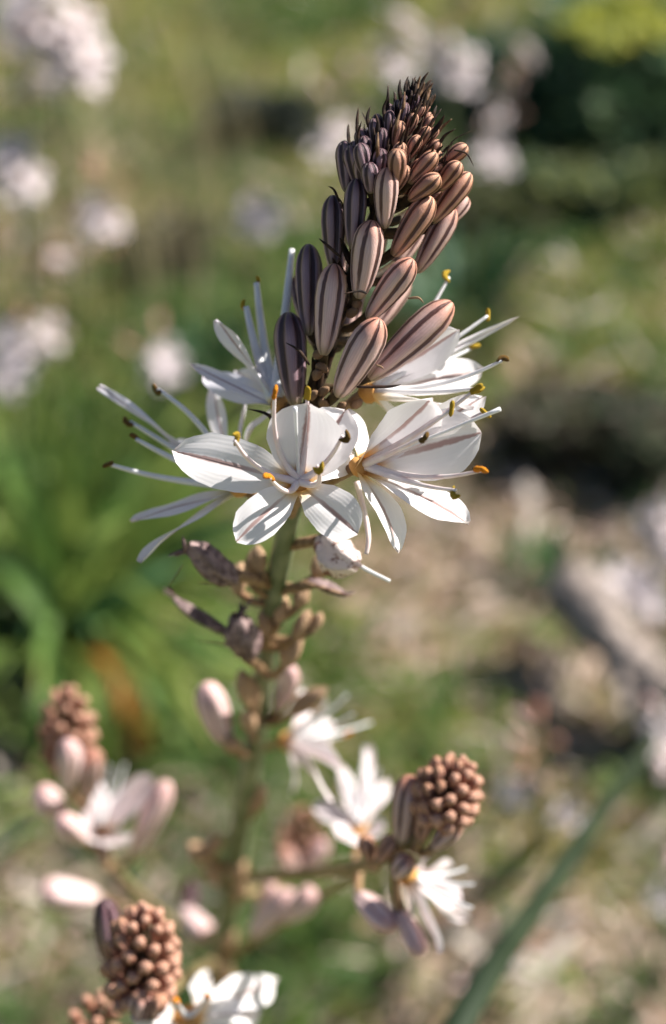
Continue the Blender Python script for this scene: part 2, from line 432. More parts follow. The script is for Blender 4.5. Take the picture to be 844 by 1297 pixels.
# grass, moss and dry litter: one uncountable mass each
def m_attr(name, trans, rough=.6):
    k = NT(name); a = k.n('ShaderNodeAttribute'); a.attribute_name = 'pc'
    return k.bsdf(a.outputs['Color'], rough, 0.3, trans=trans, tcol=a.outputs['Color'])
M['grass'] = m_attr('grass_blades', .35); M['litter'] = m_attr('dry_litter', .1, .8)

def blade(vs_, fs, pcs, x, y, h, wd, az, lean, colr, z0=None, curl=1.0):
    z = hfun(x, y) - 0.002 if z0 is None else z0
    dx, dy = math.cos(az), math.sin(az); sx, sy = -dy, dx; b = len(vs_)
    for t, ww in ((0, 1), (.4, .9), (.75, .6)):
        o = lean * h * (t ** (1 + curl)); hh = h * (t - .25 * lean * t * t)
        for s in (-1, 1): vs_.append((x + dx * o + sx * s * wd * ww / 2, y + dy * o + sy * s * wd * ww / 2, z + hh)); pcs.append(colr)
    vs_.append((x + dx * lean * h, y + dy * lean * h, z + h * (1 - .25 * lean))); pcs.append(colr)
    fs += [(b, b + 1, b + 3, b + 2), (b + 2, b + 3, b + 5, b + 4), (b + 4, b + 5, b + 6)]

def sc(c, f): return tuple(min(1, x * f) for x in c)
gv, gf, gp = [], [], []; lv, lf, lp = [], [], []
N = 0
for _ in range(150000):
    y = 0.35 + 5.2 * rnd.random() ** 1.5; hw = 0.35 + y * 0.30
    x = rnd.uniform(-hw, hw); g, b, yl = zone(x, y); tot = g + b + yl + .15
    q = rnd.random() * tot
    f_ = rnd.uniform(.65, 1.35)
    if q < g:
        big = noise.noise(Vector((x * 3.3, y * 3.3, 11)))
        cc = (0.23, 0.25, 0.055) if y > 1.9 else (0.12, 0.18, 0.035)
        if rnd.random() < .3: cc = (0.28, 0.26, 0.075)
        if big > .1: cc = (0.08, 0.15, 0.035)
        h = rnd.uniform(.012, .04) * (1.5 if big > .15 else 1)
        blade(gv, gf, gp, x, y, h, rnd.uniform(.0015, .0035) * (1 + .25 * y), rnd.uniform(0, 6.28), rnd.uniform(.2, 1.1), sc(cc, f_))
    elif q < g + yl:
        blade(gv, gf, gp, x, y, rnd.uniform(.012, .035), rnd.uniform(.002, .004) * (1 + .2 * y), rnd.uniform(0, 6.28), rnd.uniform(.3, 1.2), sc((.32, .28, .07), f_))
    elif q < g + yl + b and rnd.random() < .40:
        az = rnd.uniform(0, 6.28); L = rnd.uniform(.012, .06); wd = rnd.uniform(.0015, .005); z = hfun(x, y) + rnd.uniform(.001, .010)
        cc = rnd.choice([(.44, .33, .25), (.32, .23, .16), (.48, .38, .31), (.15, .09, .06), (.38, .23, .18), (.52, .43, .38)]); cc = sc(cc, f_)
        dx, dy = math.cos(az) * L / 2, math.sin(az) * L / 2; px_, py_ = -dy / L * wd, dx / L * wd; bn = len(lv); up = rnd.uniform(-.25, .25) * L
        bow = rnd.uniform(0, .12) * L
        lv += [(x - dx - px_, y - dy - py_, z - up), (x - dx + px_, y - dy + py_, z - up + wd * .4), (x + px_ * 1.4, y + py_ * 1.4, z + bow + wd * .6), (x - px_ * 1.4, y - py_ * 1.4, z + bow), (x + dx - px_ * .4, y + dy - py_ * .4, z + up), (x + dx + px_ * .4, y + dy + py_ * .4, z + up)]
        lf += [(bn, bn + 3, bn + 2, bn + 1), (bn + 3, bn + 4, bn + 5, bn + 2)]; lp += [cc] * 6
for _ in range(1500):                       # curled dead leaves and small green rosettes between the grass
    y = 0.45 + 2.6 * rnd.random(); x = rnd.uniform(-.3 - y * .27, .3 + y * .27); g, b, yl = zone(x, y)
    if rnd.random() * (g + b) < b:
        cc = sc(rnd.choice([(.50, .38, .30), (.58, .48, .40), (.40, .27, .20), (.14, .09, .06), (.62, .54, .48)]), rnd.uniform(.7, 1.2))
        for q in range(rnd.randint(1, 3)): blade(lv, lf, lp, x + rnd.uniform(-.01, .01), y + rnd.uniform(-.01, .01), rnd.uniform(.02, .05), rnd.uniform(.006, .016), rnd.uniform(0, 6.28), rnd.uniform(.9, 1.8), cc)
    else:
        cc = rnd.choice([(.07, .15, .03), (.10, .19, .04), (.05, .11, .03), (.16, .22, .05)])
        for q in range(rnd.randint(6, 11)): blade(gv, gf, gp, x + rnd.uniform(-.008, .008), y + rnd.uniform(-.008, .008), rnd.uniform(.02, .045), rnd.uniform(.004, .009), rnd.uniform(0, 6.28), rnd.uniform(.6, 1.5), sc(cc, rnd.uniform(.7, 1.3)))
# faint tall straws in the far turf
for _ in range(260):
    p = G(rnd.uniform(60, 330), rnd.uniform(60, 420)); blade(lv, lf, lp, p.x, p.y, rnd.uniform(.12, .35), .0022, rnd.uniform(0, 6.28), rnd.uniform(.1, .35), sc((.42, .36, .20), rnd.uniform(.8, 1.2)))
grass = obj('grass', gv, gf, M['grass'], None, Vector((0, 0, 0)), gp, False)
tag(grass, 'short olive green grass and moss covering the meadow', 'grass', kind='stuff')
lit = obj('dry_litter', lv, lf, M['litter'], None, Vector((0, 0, 0)), lp, False)
tag(lit, 'tan dry stalks and leaf litter strewn over the meadow', 'leaf litter', kind='stuff')

# ================================================================ leaf tufts
def m_leaf(name, c1, c2, tip, trans=.3, spec=.3):
    k = NT(name); s = k.sep(k.pc()); n = k.noise(30, 3, k.obj_co())
    c = k.mix(k.ramp(n, .3, .7), c1, c2); c = k.mix(k.math('MULTIPLY', k.rand(), .55), c, tuple(x * .6 for x in c1))
    c = k.mix(k.ramp(s[0], .78, 1.0, 0, .8), c, tip)
    c = k.mix(k.ramp(k.math('ABSOLUTE', s[1]), 0, .3, .4, 0), c, tuple(min(1, x * 1.5) for x in c2))
    return k.bsdf(c, .5, spec, trans=trans, tcol=c)
M['leaf'] = m_leaf('strap_leaf_green', (0.075, 0.150, 0.030), (0.15, 0.26, 0.06), (0.30, 0.28, 0.07))
M['leaf_light'] = m_leaf('strap_leaf_light', (0.17, 0.26, 0.05), (0.29, 0.36, 0.09), (0.38, 0.34, 0.10), .4)
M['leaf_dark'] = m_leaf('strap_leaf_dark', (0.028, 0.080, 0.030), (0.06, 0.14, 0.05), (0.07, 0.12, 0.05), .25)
M['leaf_blue'] = m_leaf('leaf_blue_green', (0.050, 0.115, 0.062), (0.11, 0.20, 0.11), (0.14, 0.2, 0.1), .25)
M['leaf_rust'] = m_leaf('leaf_rust', (0.42, 0.17, 0.03), (0.40, 0.24, 0.05), (0.34, 0.10, 0.02), .2)

def leaf_pts(L, elev, droop, n=12):
    pts = []; x = z = 0.0; a = elev
    for i in range(n + 1):
        pts.append((x, z)); a2 = elev - droop * (i / n) ** 1.4; x += math.cos(a2) * L / n; z += math.sin(a2) * L / n
    return pts
def leaf_mesh(L, wd, elev, droop, mat, keel=.5):
    v, f, pc = [], [], []
    pts = leaf_pts(L, elev, droop); n = len(pts) - 1
    for i, (x, z) in enumerate(pts):
        t = i / n; hw = wd / 2 * (0.75 + .25 * min(1, t * 4)) * (1 - t ** 3.2) + wd * .03
        for s in (-1, -.5, 0, .5, 1):
            v.append(Vector((x, hw * s, z + keel * hw * abs(s)))); pc.append((t, s, 0))
    for i in range(n):
        for j in range(4): a = i * 5 + j; f.append((a, a + 1, a + 6, a + 5))
    return mesh_data('leaf', v, f, M[mat], pc)
def tuft(name, loc, label, cat, n, L, wd, mats, elev=(35, 85), droop=(20, 80), group=None, az=None, r0=.02, nvar=8):
    loc = Vector((loc.x, loc.y, hfun(loc.x, loc.y) - .004)); t = thing(name, loc, label, cat, group)
    var = [(leaf_mesh(rnd.uniform(*L), rnd.uniform(*wd), R(rnd.uniform(*elev)), R(rnd.uniform(*droop)), mats[i % len(mats)])) for i in range(nvar)]
    for i in range(n):
        a = rnd.uniform(0, 6.28) if az is None else rnd.uniform(*az)
        off = Vector((math.cos(a), math.sin(a), 0)) * rnd.uniform(0, r0)
        link(bpy.data.objects.new('leaf', rnd.choice(var)), Matrix.Translation(loc + off) @ Matrix.Rotation(a + rnd.uniform(-.3, .3), 4, 'Z') @ Matrix.Rotation(rnd.uniform(-.3, .3), 4, 'X') @ Matrix.Scale(rnd.uniform(.8, 1.15), 4), t)
    return t
big = tuft('leaf_rosette', G(75, 790), 'big clump of broad strap-shaped green leaves with a rust-coloured dying leaf', 'leaf clump', 85, (.20, .34), (.012, .021), ['leaf', 'leaf_light', 'leaf_dark', 'leaf_light', 'leaf'], (30, 84), (20, 75), r0=.045, nvar=12)
bl = Vector(W[big.name].translation)
for i, a in enumerate((-1.05, -1.15, -.95)):
    me = leaf_mesh(.21 + .02 * i, .021, R(48), R(88), 'leaf_light')
    o = link(bpy.data.objects.new('leaf', me), Matrix.Translation(bl + Vector((.02 + .008 * i, -.01, 0))) @ Matrix.Rotation(a, 4, 'Z'), big)
def ribbon(parent, pts, wd, mat, label=None):
    pp = catmull(pts, 6); m = len(pp); vs_, fs, pcs = [], [], []
    for i, p in enumerate(pp):
        t = i / (m - 1); tan = (pp[min(i + 1, m - 1)] - pp[max(i - 1, 0)]).normalized(); side = tan.cross(TC + Vector((0, 0, .6))).normalized(); nor = side.cross(tan)
        hw = wd / 2 * (.8 + .2 * min(1, 4 * t)) * (1 - t ** 4) + .0004
        for s_ in (-1, -.5, 0, .5, 1): vs_.append(p + side * hw * s_ + nor * (abs(s_) * hw * .45)); pcs.append((t * .8, s_, 0))
    for i in range(m - 1):
        for j in range(4): a = i * 5 + j; fs.append((a, a + 1, a + 6, a + 5))
    o = obj('leaf', vs_, fs, M[mat], parent, pts[0].copy(), pcs)
    if label: o['label'] = label
for pts_, wd_, mt_, lb_ in (
        ([(95, 800, 0), (135, 825, .10), (166, 880, .10), (182, 955, .04), (188, 1000, .01)], .025, 'leaf_rust', 'rust-coloured dying leaf'),
        ([(85, 800, 0), (108, 835, .09), (128, 900, .10), (135, 985, .03)], .022, 'leaf_light', None), ([(95, 800, 0), (150, 815, .08), (200, 880, .09), (214, 970, .03)], .020, 'leaf', None),
        ([(70, 800, 0), (66, 780, .14), (10, 715, .17), (-60, 705, .12)], .028, 'leaf', None), ([(80, 795, 0), (90, 740, .12), (112, 690, .17), (160, 655, .18)], .018, 'leaf_light', None),
        ([(75, 800, 0), (72, 840, .08), (55, 900, .09), (40, 980, .03)], .022, 'leaf', None), ([(100, 800, 0), (125, 770, .09), (180, 735, .12), (235, 715, .12)], .020, 'leaf_dark', None),
        ([(60, 800, 0), (30, 830, .08), (-20, 850, .09), (-60, 900, .04)], .024, 'leaf_light', None), ([(100, 805, 0), (128, 785, .07), (140, 790, .09), (145, 830, .06)], .026, 'leaf', None),
        ([(80, 790, 0), (60, 690, .15), (45, 610, .22), (20, 560, .24)], .018, 'leaf', None), ([(85, 790, 0), (95, 690, .15), (85, 600, .24), (95, 540, .28)], .016, 'leaf_light', None),
        ([(90, 790, 0), (120, 690, .13), (150, 620, .20), (185, 580, .22)], .016, 'leaf', None), ([(70, 790, 0), (40, 720, .12), (0, 660, .18), (-40, 640, .19)], .018, 'leaf_light', None)):
    q_ = [G(x, y, z) for x, y, z in pts_]; q_[0] = bl + (q_[0] - bl) * .3; q_[0].z = bl.z
    ribbon(big, q_, wd_, mt_, lb_)
tuft('grass_tuft', G(185, 640), 'tuft of fine pale green grass just behind the broad-leaved clump', 'grass tuft', 90, (.10, .2), (.003, .006), ['leaf_light', 'leaf_light', 'leaf'], (45, 88), (15, 60), r0=.06)
tuft('grass_tuft', G(40, 600), 'tuft of pale yellow-green grass behind the broad-leaved clump near the white flower spikes', 'grass tuft', 90, (.10, .2), (.003, .006), ['leaf_light', 'leaf'], (45, 88), (15, 60), r0=.09)
tuft('grass_tuft', G(130, 700), 'tuft of bright yellow-green grass growing up through the broad-leaved clump', 'grass tuft', 110, (.14, .24), (.004, .008), ['leaf_light', 'leaf_light', 'leaf'], (50, 88), (15, 60), r0=.09)
tuft('grass_tuft', G(360, 880), 'low green grass tuft directly behind the main flower stalk', 'grass tuft', 60, (.06, .13), (.004, .008), ['leaf', 'leaf_light'], (30, 85), (20, 80), r0=.05)
tuft('grass_tuft', G(705, 745), 'small dark green tuft beside the end of the fallen branch', 'grass tuft', 55, (.05, .085), (.005, .009), ['leaf_dark', 'leaf_dark', 'leaf'], (30, 85), (20, 80), r0=.03)
tuft('grass_tuft', G(255, 985), 'bright green tuft under the lone pink bud', 'grass tuft', 45, (.05, .09), (.004, .008), ['leaf', 'leaf_light'], (30, 85), (20, 80), r0=.03)
tuft('grass_tuft', G(390, 1250), 'bright green grass tuft at the foot of the main stalk', 'grass tuft', 60, (.05, .1), (.003, .006), ['leaf_light', 'leaf'], (30, 85), (20, 80), r0=.05)
tuft('grass_tuft', G(90, 1000), 'green grass tuft below the broad-leaved clump', 'grass tuft', 50, (.08, .15), (.005, .010), ['leaf', 'leaf_light', 'leaf_dark'], (25, 75), (20, 80), r0=.05)
tuft('grass_tuft', G(575, 400), 'blue-green leafy tuft behind the upper right stamens', 'grass tuft', 80, (.08, .16), (.008, .014), ['leaf_blue', 'leaf_dark'], (35, 85), (10, 70), r0=.08)
tuft('grass_tuft', G(270, 500), 'dark green tuft behind the pale curved filaments', 'grass tuft', 70, (.06, .12), (.008, .014), ['leaf_dark'], (35, 85), (10, 70), r0=.06)

# low bushy plants far behind, with dark foliage standing in for shadows
def bush(name, base, rx, ry, h, label, cat, mats, n, ls=.02, top=None):
    base = Vector((base.x, base.y, hfun(base.x, base.y) - .01)); t = thing(name, base, label, cat)
    for i in range(7):
        a = rnd.uniform(0, 6.28); r = rnd.uniform(.1, .7)
        stick('stem', [base, base + Vector((math.cos(a) * rx * r * .5, math.sin(a) * ry * r * .5, h * .5)), base + Vector((math.cos(a) * rx * r, math.sin(a) * ry * r, h * rnd.uniform(.75, 1)))], [.004, .003, .0015], M['branch'], t, 6, 1, 3)
    vs_, fs, pcs = [], [], []
    for i in range(n):
        a = rnd.uniform(0, 6.28); r = rnd.random() ** .5; ph = rnd.random() ** .7
        lump = 1 + .35 * noise.noise(Vector((math.cos(a) * 2, math.sin(a) * 2, ph * 3 + base.x * 9)))
        c = base + Vector((math.cos(a) * r * rx * lump * math.sqrt(1 - .7 * ph * ph), math.sin(a) * r * ry * lump * math.sqrt(1 - .7 * ph * ph), h * ph * lump))
        az = a + rnd.uniform(-1.2, 1.2); el = rnd.uniform(-.4, 1.1); L = ls * rnd.uniform(.6, 1.4)
        d = Vector((math.cos(az) * math.cos(el), math.sin(az) * math.cos(el), math.sin(el))); s = d.cross(Vector((0, 0, 1)) + Vector((rnd.uniform(-.5, .5), rnd.uniform(-.5, .5), 0))).normalized() * L * .3
        b = len(vs_); up = s.cross(d).normalized() * L * .12
        vs_ += [c, c + d * L * .5 + s + up, c + d * L, c + d * L * .5 - s + up, c + d * L * .5]
        cc = sc(rnd.choice(mats), rnd.uniform(.6, 1.4)); pcs += [cc] * 5
        fs += [(b, b + 1, b + 4), (b + 1, b + 2, b + 4), (b + 2, b + 3, b + 4), (b + 3, b, b + 4)]
    fo = obj('foliage', vs_, fs, M['grass'], t, base, pcs, False)
    return t, base
DK = [(.05, .10, .055), (.09, .17, .08), (.15, .23, .11)]
OL = [(.12, .15, .04), (.18, .20, .06), (.08, .11, .04)]
GY = [(.075, .07, .045), (.12, .10, .07), (.08, .10, .05)]
t_, b_ = bush('leafy_bush', G(800, 150), .22, .26, .15, 'dark green leafy bush with yellow flower heads at its back', 'bush', DK, 3200, .032)
for (x, y) in ((735, 28), (785, 12), (812, 38), (832, 22), (770, 45), (755, 8), (805, 0)):
    p = G(x, y + 12, .17); vs_, fs = [], []
    hd = []
    for i in range(60):
        a = rnd.uniform(0, 6.28); r = rnd.random() ** .5 * .038; c = p + Vector((math.cos(a) * r, math.sin(a) * r, .02 * (1 - (r / .045) ** 2) + rnd.uniform(-.003, .003)))
        b = len(vs_); e = Vector((rnd.uniform(-1, 1), rnd.uniform(-1, 1), .3)).normalized() * .010; g_ = e.cross(Vector((0, 0, 1))).normalized() * .008
        vs_ += [c - e, c + g_, c + e + Vector((0, 0, .003)), c - g_]; fs.append((b, b + 1, b + 2, b + 3))
    gx = p + Vector((0, 0, -.13))
    tube([b_ + (p - b_) * .4 + Vector((0, 0, -.05)), p], [.002, .0015], 5, 0, 1, vs_, fs)
    if 'ybloom' not in M: M['ybloom'] = m_plain('bloom_yellow_green', (.22, .27, .02), (.46, .43, .03), 60, .6, .3, trans=.2)
    obj('flower_head', vs_, fs, M['ybloom'], t_, p, None, False)
bush('leafy_bush', G(610, 130), .10, .16, .09, 'small blue-green leafy bush behind the far grey flower spike', 'bush', [(.06, .12, .07), (.10, .17, .10), (.05, .09, .04)], 900, .03)
bush('low_foliage', G(335, 185), .11, .06, .075, 'low blackish foliage standing in for a deep shadow on the far turf', 'shrub', [(.03, .04, .03), (.05, .06, .045)], 1100, .02)  # dark foliage put where the turf only has a deep shadow
bush('low_foliage', G(725, 575), .10, .07, .075, 'low dark brown foliage standing in for a shadow above the fallen branch', 'shrub', GY, 1300, .02)  # brown foliage in place of a broad shadow
bush('low_foliage', G(825, 600), .07, .08, .08, 'dark green shrub beside the pale flower at the meadow path edge', 'shrub', GY + DK[:1], 800, .02)
bush('low_foliage', G(760, 275), .22, .07, .06, 'low olive-green shrub in front of the dark leafy bush', 'shrub', OL + DK[:1], 1300, .025)
bush('low_foliage', G(640, 290), .10, .08, .06, 'small dark olive shrub to the side of the flower spike tip', 'shrub', GY + OL[:1], 900, .02)
bush('low_foliage', G(220, 330), .06, .09, .06, 'small grey-brown shrub among the far pale flowers', 'shrub', [(.10, .08, .07), (.07, .06, .05), (.08, .09, .04)], 700, .02)

# fallen branch on the ground
M['bark'] = m_plain('bark_grey', (0.11, 0.09, 0.08), (0.42, 0.35, 0.31), 55, .9, .15, bstr=1.0, bdist=.004)
pts = [G(722, 740, .075), G(755, 785, .080), G(800, 840, .075), G(850, 900, .055), G(905, 980, .035)]
pp = catmull(pts, 8); vs_, fs = tube(pp, [.026 + .006 * math.sin(i * .9) * .5 + .004 * math.sin(i * .37) for i in range(len(pp))], 14, .22)
log = obj('fallen_branch', vs_, fs, M['bark'], None, Vector((pts[2].x, pts[2].y, 0)))
tag(log, 'weathered grey fallen branch lying on the meadow with deep shadow beside it', 'branch')
vs_, fs = tube(catmull([G(778, 820, .075), G(786, 870, .08), G(790, 905, .11)], 5), [.011, .010, .010, .009, .008, .008, .007, .006, .005, .004, .003], 9, .25)
obj('twig', vs_, fs, M['bark'], log, G(772, 830, .05))

# long green blade leaning into view
pts = [G(905, 815, 0), P(866, 885, 1150), P(825, 952, 800), P(760, 1045, 610), P(690, 1150, 505), P(630, 1238, 440), P(575, 1330, 405), P(530, 1420, 385)]
pp = catmull(pts, 8); vs_, fs, pcs = [], [], []; m = len(pp)
for i, p in enumerate(pp):
    t = i / (m - 1); tan = (pp[min(i + 1, m - 1)] - pp[max(i - 1, 0)]).normalized(); side = tan.cross(TC).normalized(); nor = side.cross(tan)
    hw = .0056 * (1 - .15 * t) * (1 if t < .9 else max(.05, (1 - t) * 10))
    for s, dz in ((-1, .35), (-.5, .12), (0, -.12), (.5, .12), (1, .35)):
        vs_.append(p + side * (hw * s) - nor * (hw * dz * 2.2)); pcs.append((t * .6, s, 0))
for i in range(m - 1):
    for j in range(4): a = i * 5 + j; fs.append((a, a + 1, a + 6, a + 5))
M['blade'] = m_leaf('long_blade_green', (0.010, 0.020, 0.009), (0.024, 0.038, 0.020), (0.03, .045, .02), .03, .15)
gp_ = thing('grass_plant', pts[0].copy(), 'grass plant whose long dark green blade leans diagonally out over the meadow', 'grass plant')
ln = obj('leaf', vs_, fs, M['blade'], gp_, pts[0].copy(), pcs)
for i in range(9):
    link(bpy.data.objects.new('leaf', leaf_mesh(rnd.uniform(.10, .2), .008, R(rnd.uniform(40, 80)), R(60), 'blade')), Matrix.Translation(pts[0] - Vector((0, 0, .004))) @ Matrix.Rotation(rnd.uniform(-1.5, 2), 4, 'Z'), gp_)
md = ln.modifiers.new('thickness', 'SOLIDIFY'); md.thickness = .0009; md.offset = 0

# ================================================================ background asphodels
def far_flower_mesh(i):
    vs_, fs, pcs = [], [], []
    up = Vector((0, 0, 1))
    for q in range(6):
        a = q * math.pi / 3 + rnd.uniform(-.15, .15); d = Vector((math.cos(a), math.sin(a), 0))
        v, f, pc = petal_verts(d * .1, d * rnd.uniform(.8, 1.0) + up * rnd.uniform(-.1, .5), .42, up, .25, nu=7, nv=4)
        b = len(vs_); vs_ += v; pcs += pc; fs += [tuple(x + b for x in ff) for ff in f]
    return mesh_data('flower', vs_, fs, M['petal_far'], pcs)
FARF = [far_flower_mesh(i) for i in range(5)]

def far_asphodel(pts, label, flowers, buds=None, heads=None, fsize=.021, thick=.004, group='asphodels in the background'):
    """pts: stalk points bottom-up (world); flowers/buds [(world pt)]"""
    base = Vector((pts[0].x, pts[0].y, hfun(pts[0].x, pts[0].y) - .004)); pts = [base] + list(pts[1:])
    t = thing('asphodel', base, label, 'flower', group)
    stick('stem', pts, [thick, thick * .8, thick * .6, thick * .35], M['stem'], t, 8, 1, 6)
    line = catmull(pts, 12)
    def near(p): return min(line, key=lambda q: (q - p).length + max(0, q.z - p.z) * .5)
    for p in flowers:
        q = near(p); d = (p - q); d = (d.normalized() if d.length > .004 else Vector((rnd.uniform(-1, 1), rnd.uniform(-1, 0), .3)).normalized())
        fc = (d + TC * .6 + Vector((.5, 0, .9)) + Vector((rnd.uniform(-.4, .4), 0, 0))).normalized()
        s = fsize * rnd.uniform(.85, 1.1)
        fl = link(bpy.data.objects.new('flower', rnd.choice(FARF)), frame(p, fc, rnd.uniform(0, 6), s, s, s), t)
        stick('pedicel', [q, (p + q) / 2 + Vector((0, 0, -.003)), p + fc * .001], [.0014, .0012], M['pedicel'], t, 6, 1, 3)
    for (p, mat) in (buds or []):
        q = near(p); d = (p - q); d = (d.normalized() if d.length > 1e-4 else RGT) + Vector((0, 0, .6)); d.normalize()
        L = rnd.uniform(.013, .017); bud(t, p, p + d * L, L * .42, mat)
        stick('pedicel', [q, (p + q) / 2, p + d * .001], [.0012, .0012], M['pedicel'], t, 6, 1, 2)
    for (p, d, r, h, n) in (heads or []): bud_head(t, p, p + d.normalized() * h, n, r, 'bud_head', None, simple=True)
    return t

def bud_head(parent, A, B, n, Rm, mat, mat2=None, blen=None, tilt=(62, 10), simple=False, bw=.52, prof=None, dark_from=None, spiral0=0.0):
    ax = (B - A).normalized(); H = (B - A).length; o1 = ax.orthogonal().normalized(); o2 = ax.cross(o1); out = []
    stick('raceme_axis', [A, (A + B) / 2, A + ax * H * .88], [Rm * .34, Rm * .36, Rm * .12], M['axis'], parent, 8, 1, 4)
    for i in range(n):
        t = (i + .5) / n
        a = i * 2.39996 + spiral0; o = o1 * math.cos(a) + o2 * math.sin(a)
        r = Rm * (prof(t) if prof else math.sqrt(max(.02, 1 - (max(0, t - .25) / .75) ** 2.2)) * (0.86 + .14 * min(1, t * 4)))
        tip = A + ax * (H * (0.12 + .88 * t)) + o * r
        tl = R(tilt[0] + (tilt[1] - tilt[0]) * t)
        d = ax * math.cos(tl) + o * math.sin(tl)
        L = (blen[0] + (blen[1] - blen[0]) * t) * rnd.uniform(.88, 1.12) if blen else Rm * .8 * (1 - .45 * t)
        L = min(L, r / max(.15, math.sin(tl)) * 1.0) if simple or True else L
        L = max(L, (blen[1] if blen else Rm * .3))
        mm = mat if mat2 is None or not mat2(t, o) else mat2(t, o)
        out.append((bud(parent, tip - d * L, tip, L * bw * (1.0 if not blen else 1.0), mm), tip, d, L, o, t))
    return out

def FP(lst, d): return [P(x, y, d) for x, y in lst]
def near_pts(lst, d, mats=('bud_pale', 'bud_head', 'bud'), spread=14):
    return [(P(x + rnd.uniform(-spread, spread), y + rnd.uniform(-spread, spread), d + rnd.uniform(-12, 12)), rnd.choice(mats)) for x, y in lst]

far_asphodel([G(70, 330), P(75, 180, 1290), P(70, 60, 1200), P(65, -60, 1150)], 'tall white asphodel spike, its stacked blooms the largest of the far ones',
             FP([(18, 28), (52, 18), (88, 50), (108, 85), (62, 62), (78, 92), (45, 48), (98, 28), (118, 70), (70, 40), (30, 50), (112, 100)], 1180) + FP([(30, 5), (70, -20)], 1160), near_pts([(40, 30), (85, 20), (110, 50), (20, 60)], 1185))
far_asphodel([G(30, 420), P(30, 280, 1280), P(30, 170, 1190), P(28, 70, 1150)], 'white asphodel spike with brownish buds just below the tallest far spike',
             FP([(35, 105), (12, 120), (55, 125), (30, 130), (48, 108), (22, 195), (8, 222), (38, 225), (25, 240), (10, 195)], 1190), near_pts([(30, 155), (10, 160), (45, 165), (30, 175), (15, 100)], 1190))
far_asphodel([G(128, 440), P(128, 350, 1420), P(130, 270, 1350), P(136, 215, 1310)], 'slender asphodel with one pale bloom cluster and pinkish buds above it',
             FP([(126, 268), (140, 288), (118, 290)], 1340), near_pts([(135, 235), (150, 232), (128, 230), (145, 250)], 1330, ('bud_head', 'bud_pale')))
far_asphodel([G(92, 470), P(95, 390, 1480), P(98, 325, 1420), P(100, 285, 1400)], 'short faded asphodel with dull pinkish blooms and buds',
             FP([(88, 335)], 1430), near_pts([(80, 330), (105, 322), (115, 330), (75, 345), (95, 310), (120, 320)], 1420, ('bud_pale', 'bud_head')))
far_asphodel([G(30, 600), P(28, 510, 1330), P(30, 430, 1260), P(38, 370, 1230)], 'asphodel with white blooms standing right behind the broad-leaved clump',
             FP([(12, 430), (22, 470), (5, 485), (58, 425), (35, 440), (10, 455)], 1250), near_pts([(35, 400), (20, 395), (45, 405), (70, 415), (60, 440)], 1245))
far_asphodel([G(208, 580), P(208, 510, 1380), P(205, 450, 1310), P(200, 415, 1290)], 'small asphodel with a single round white bloom by the grass tuft',
             FP([(207, 452), (213, 466), (203, 468)], 1300), near_pts([(190, 428), (200, 420), (180, 432), (212, 425)], 1300, ('bud_head', 'bud')))
far_asphodel([G(322, 390), P(324, 330, 1650), P(326, 272, 1580), P(326, 245, 1560)], 'lone far asphodel bloom on a thin stalk over olive turf',
             FP([(325, 268), (333, 280), (318, 282)], 1570), near_pts([(318, 250), (330, 245)], 1565, ('bud_pale',)), fsize=.024)
far_asphodel([G(470, 280), P(480, 180, 1560), P(492, 80, 1470), P(500, -20, 1430)], 'far pale asphodel spike directly behind the tip of the main spike',
             FP([(498, 25), (512, 45), (488, 60), (505, 80), (515, 28), (495, 95)], 1460), near_pts([(470, 95), (450, 110), (440, 90), (430, 130)], 1480))
far_asphodel([G(420, 330), P(420, 250, 1620), P(425, 170, 1560), P(440, 80, 1510)], 'far greyish-pink asphodel spike with few blooms behind the main spike',
             FP([(420, 180), (412, 195), (430, 165)], 1550), near_pts([(430, 110), (445, 120), (440, 90), (455, 100), (425, 130), (440, 140)], 1530, ('bud_pale', 'bud')))
far_asphodel([G(575, 280), P(570, 190, 1580), P(568, 90, 1490), P(560, 0, 1450)], 'far pale asphodel with wide open blooms behind and beside the main spike tip',
             FP([(545, 60), (562, 78), (582, 92), (595, 78), (575, 60), (585, 105), (555, 95)], 1480), near_pts([(540, 45), (560, 40)], 1480))
far_asphodel([G(600, 360), P(612, 270, 1640), P(630, 140, 1540), P(665, 20, 1450)], 'leaning greyish-white asphodel spike in front of the far leafy bushes',
             FP([(662, 60), (652, 80), (670, 75), (625, 190), (612, 205), (632, 205), (640, 110), (628, 145)], 1530), near_pts([(640, 100), (630, 130), (645, 120), (622, 160), (635, 150), (618, 175), (650, 100), (628, 175)], 1540, ('bud_pale', 'bud')), fsize=.018)
far_asphodel([G(855, 840), P(848, 790, 1180), P(843, 720, 1100), P(850, 620, 1040)], 'asphodel with white blooms leaning over the fallen branch',
             FP([(838, 672), (846, 700), (852, 665)], 1060) + FP([(808, 748), (825, 760), (795, 735)], 1100), near_pts([(848, 640), (835, 650)], 1060, ('bud_pale',)))
far_asphodel([G(835, 1010), P(838, 985, 960), P(842, 930, 880), P(848, 880, 850)], 'short asphodel with one white bloom near the long leaning blade',
             FP([(842, 922), (850, 945)], 870), near_pts([(848, 900), (840, 960)], 870, ('bud_pale',)))
far_asphodel([G(690, 1080), P(688, 1030, 1000), P(684, 960, 930), P(680, 915, 900)], 'small asphodel with a brown bud head and two pale blooms below it',
             FP([(652, 1005), (715, 1030)], 940), near_pts([(678, 930), (672, 945), (690, 940), (682, 960), (675, 970), (690, 975), (684, 925), (668, 930)], 915, ('bud_head', 'bud', 'bud_pale')), fsize=.015)
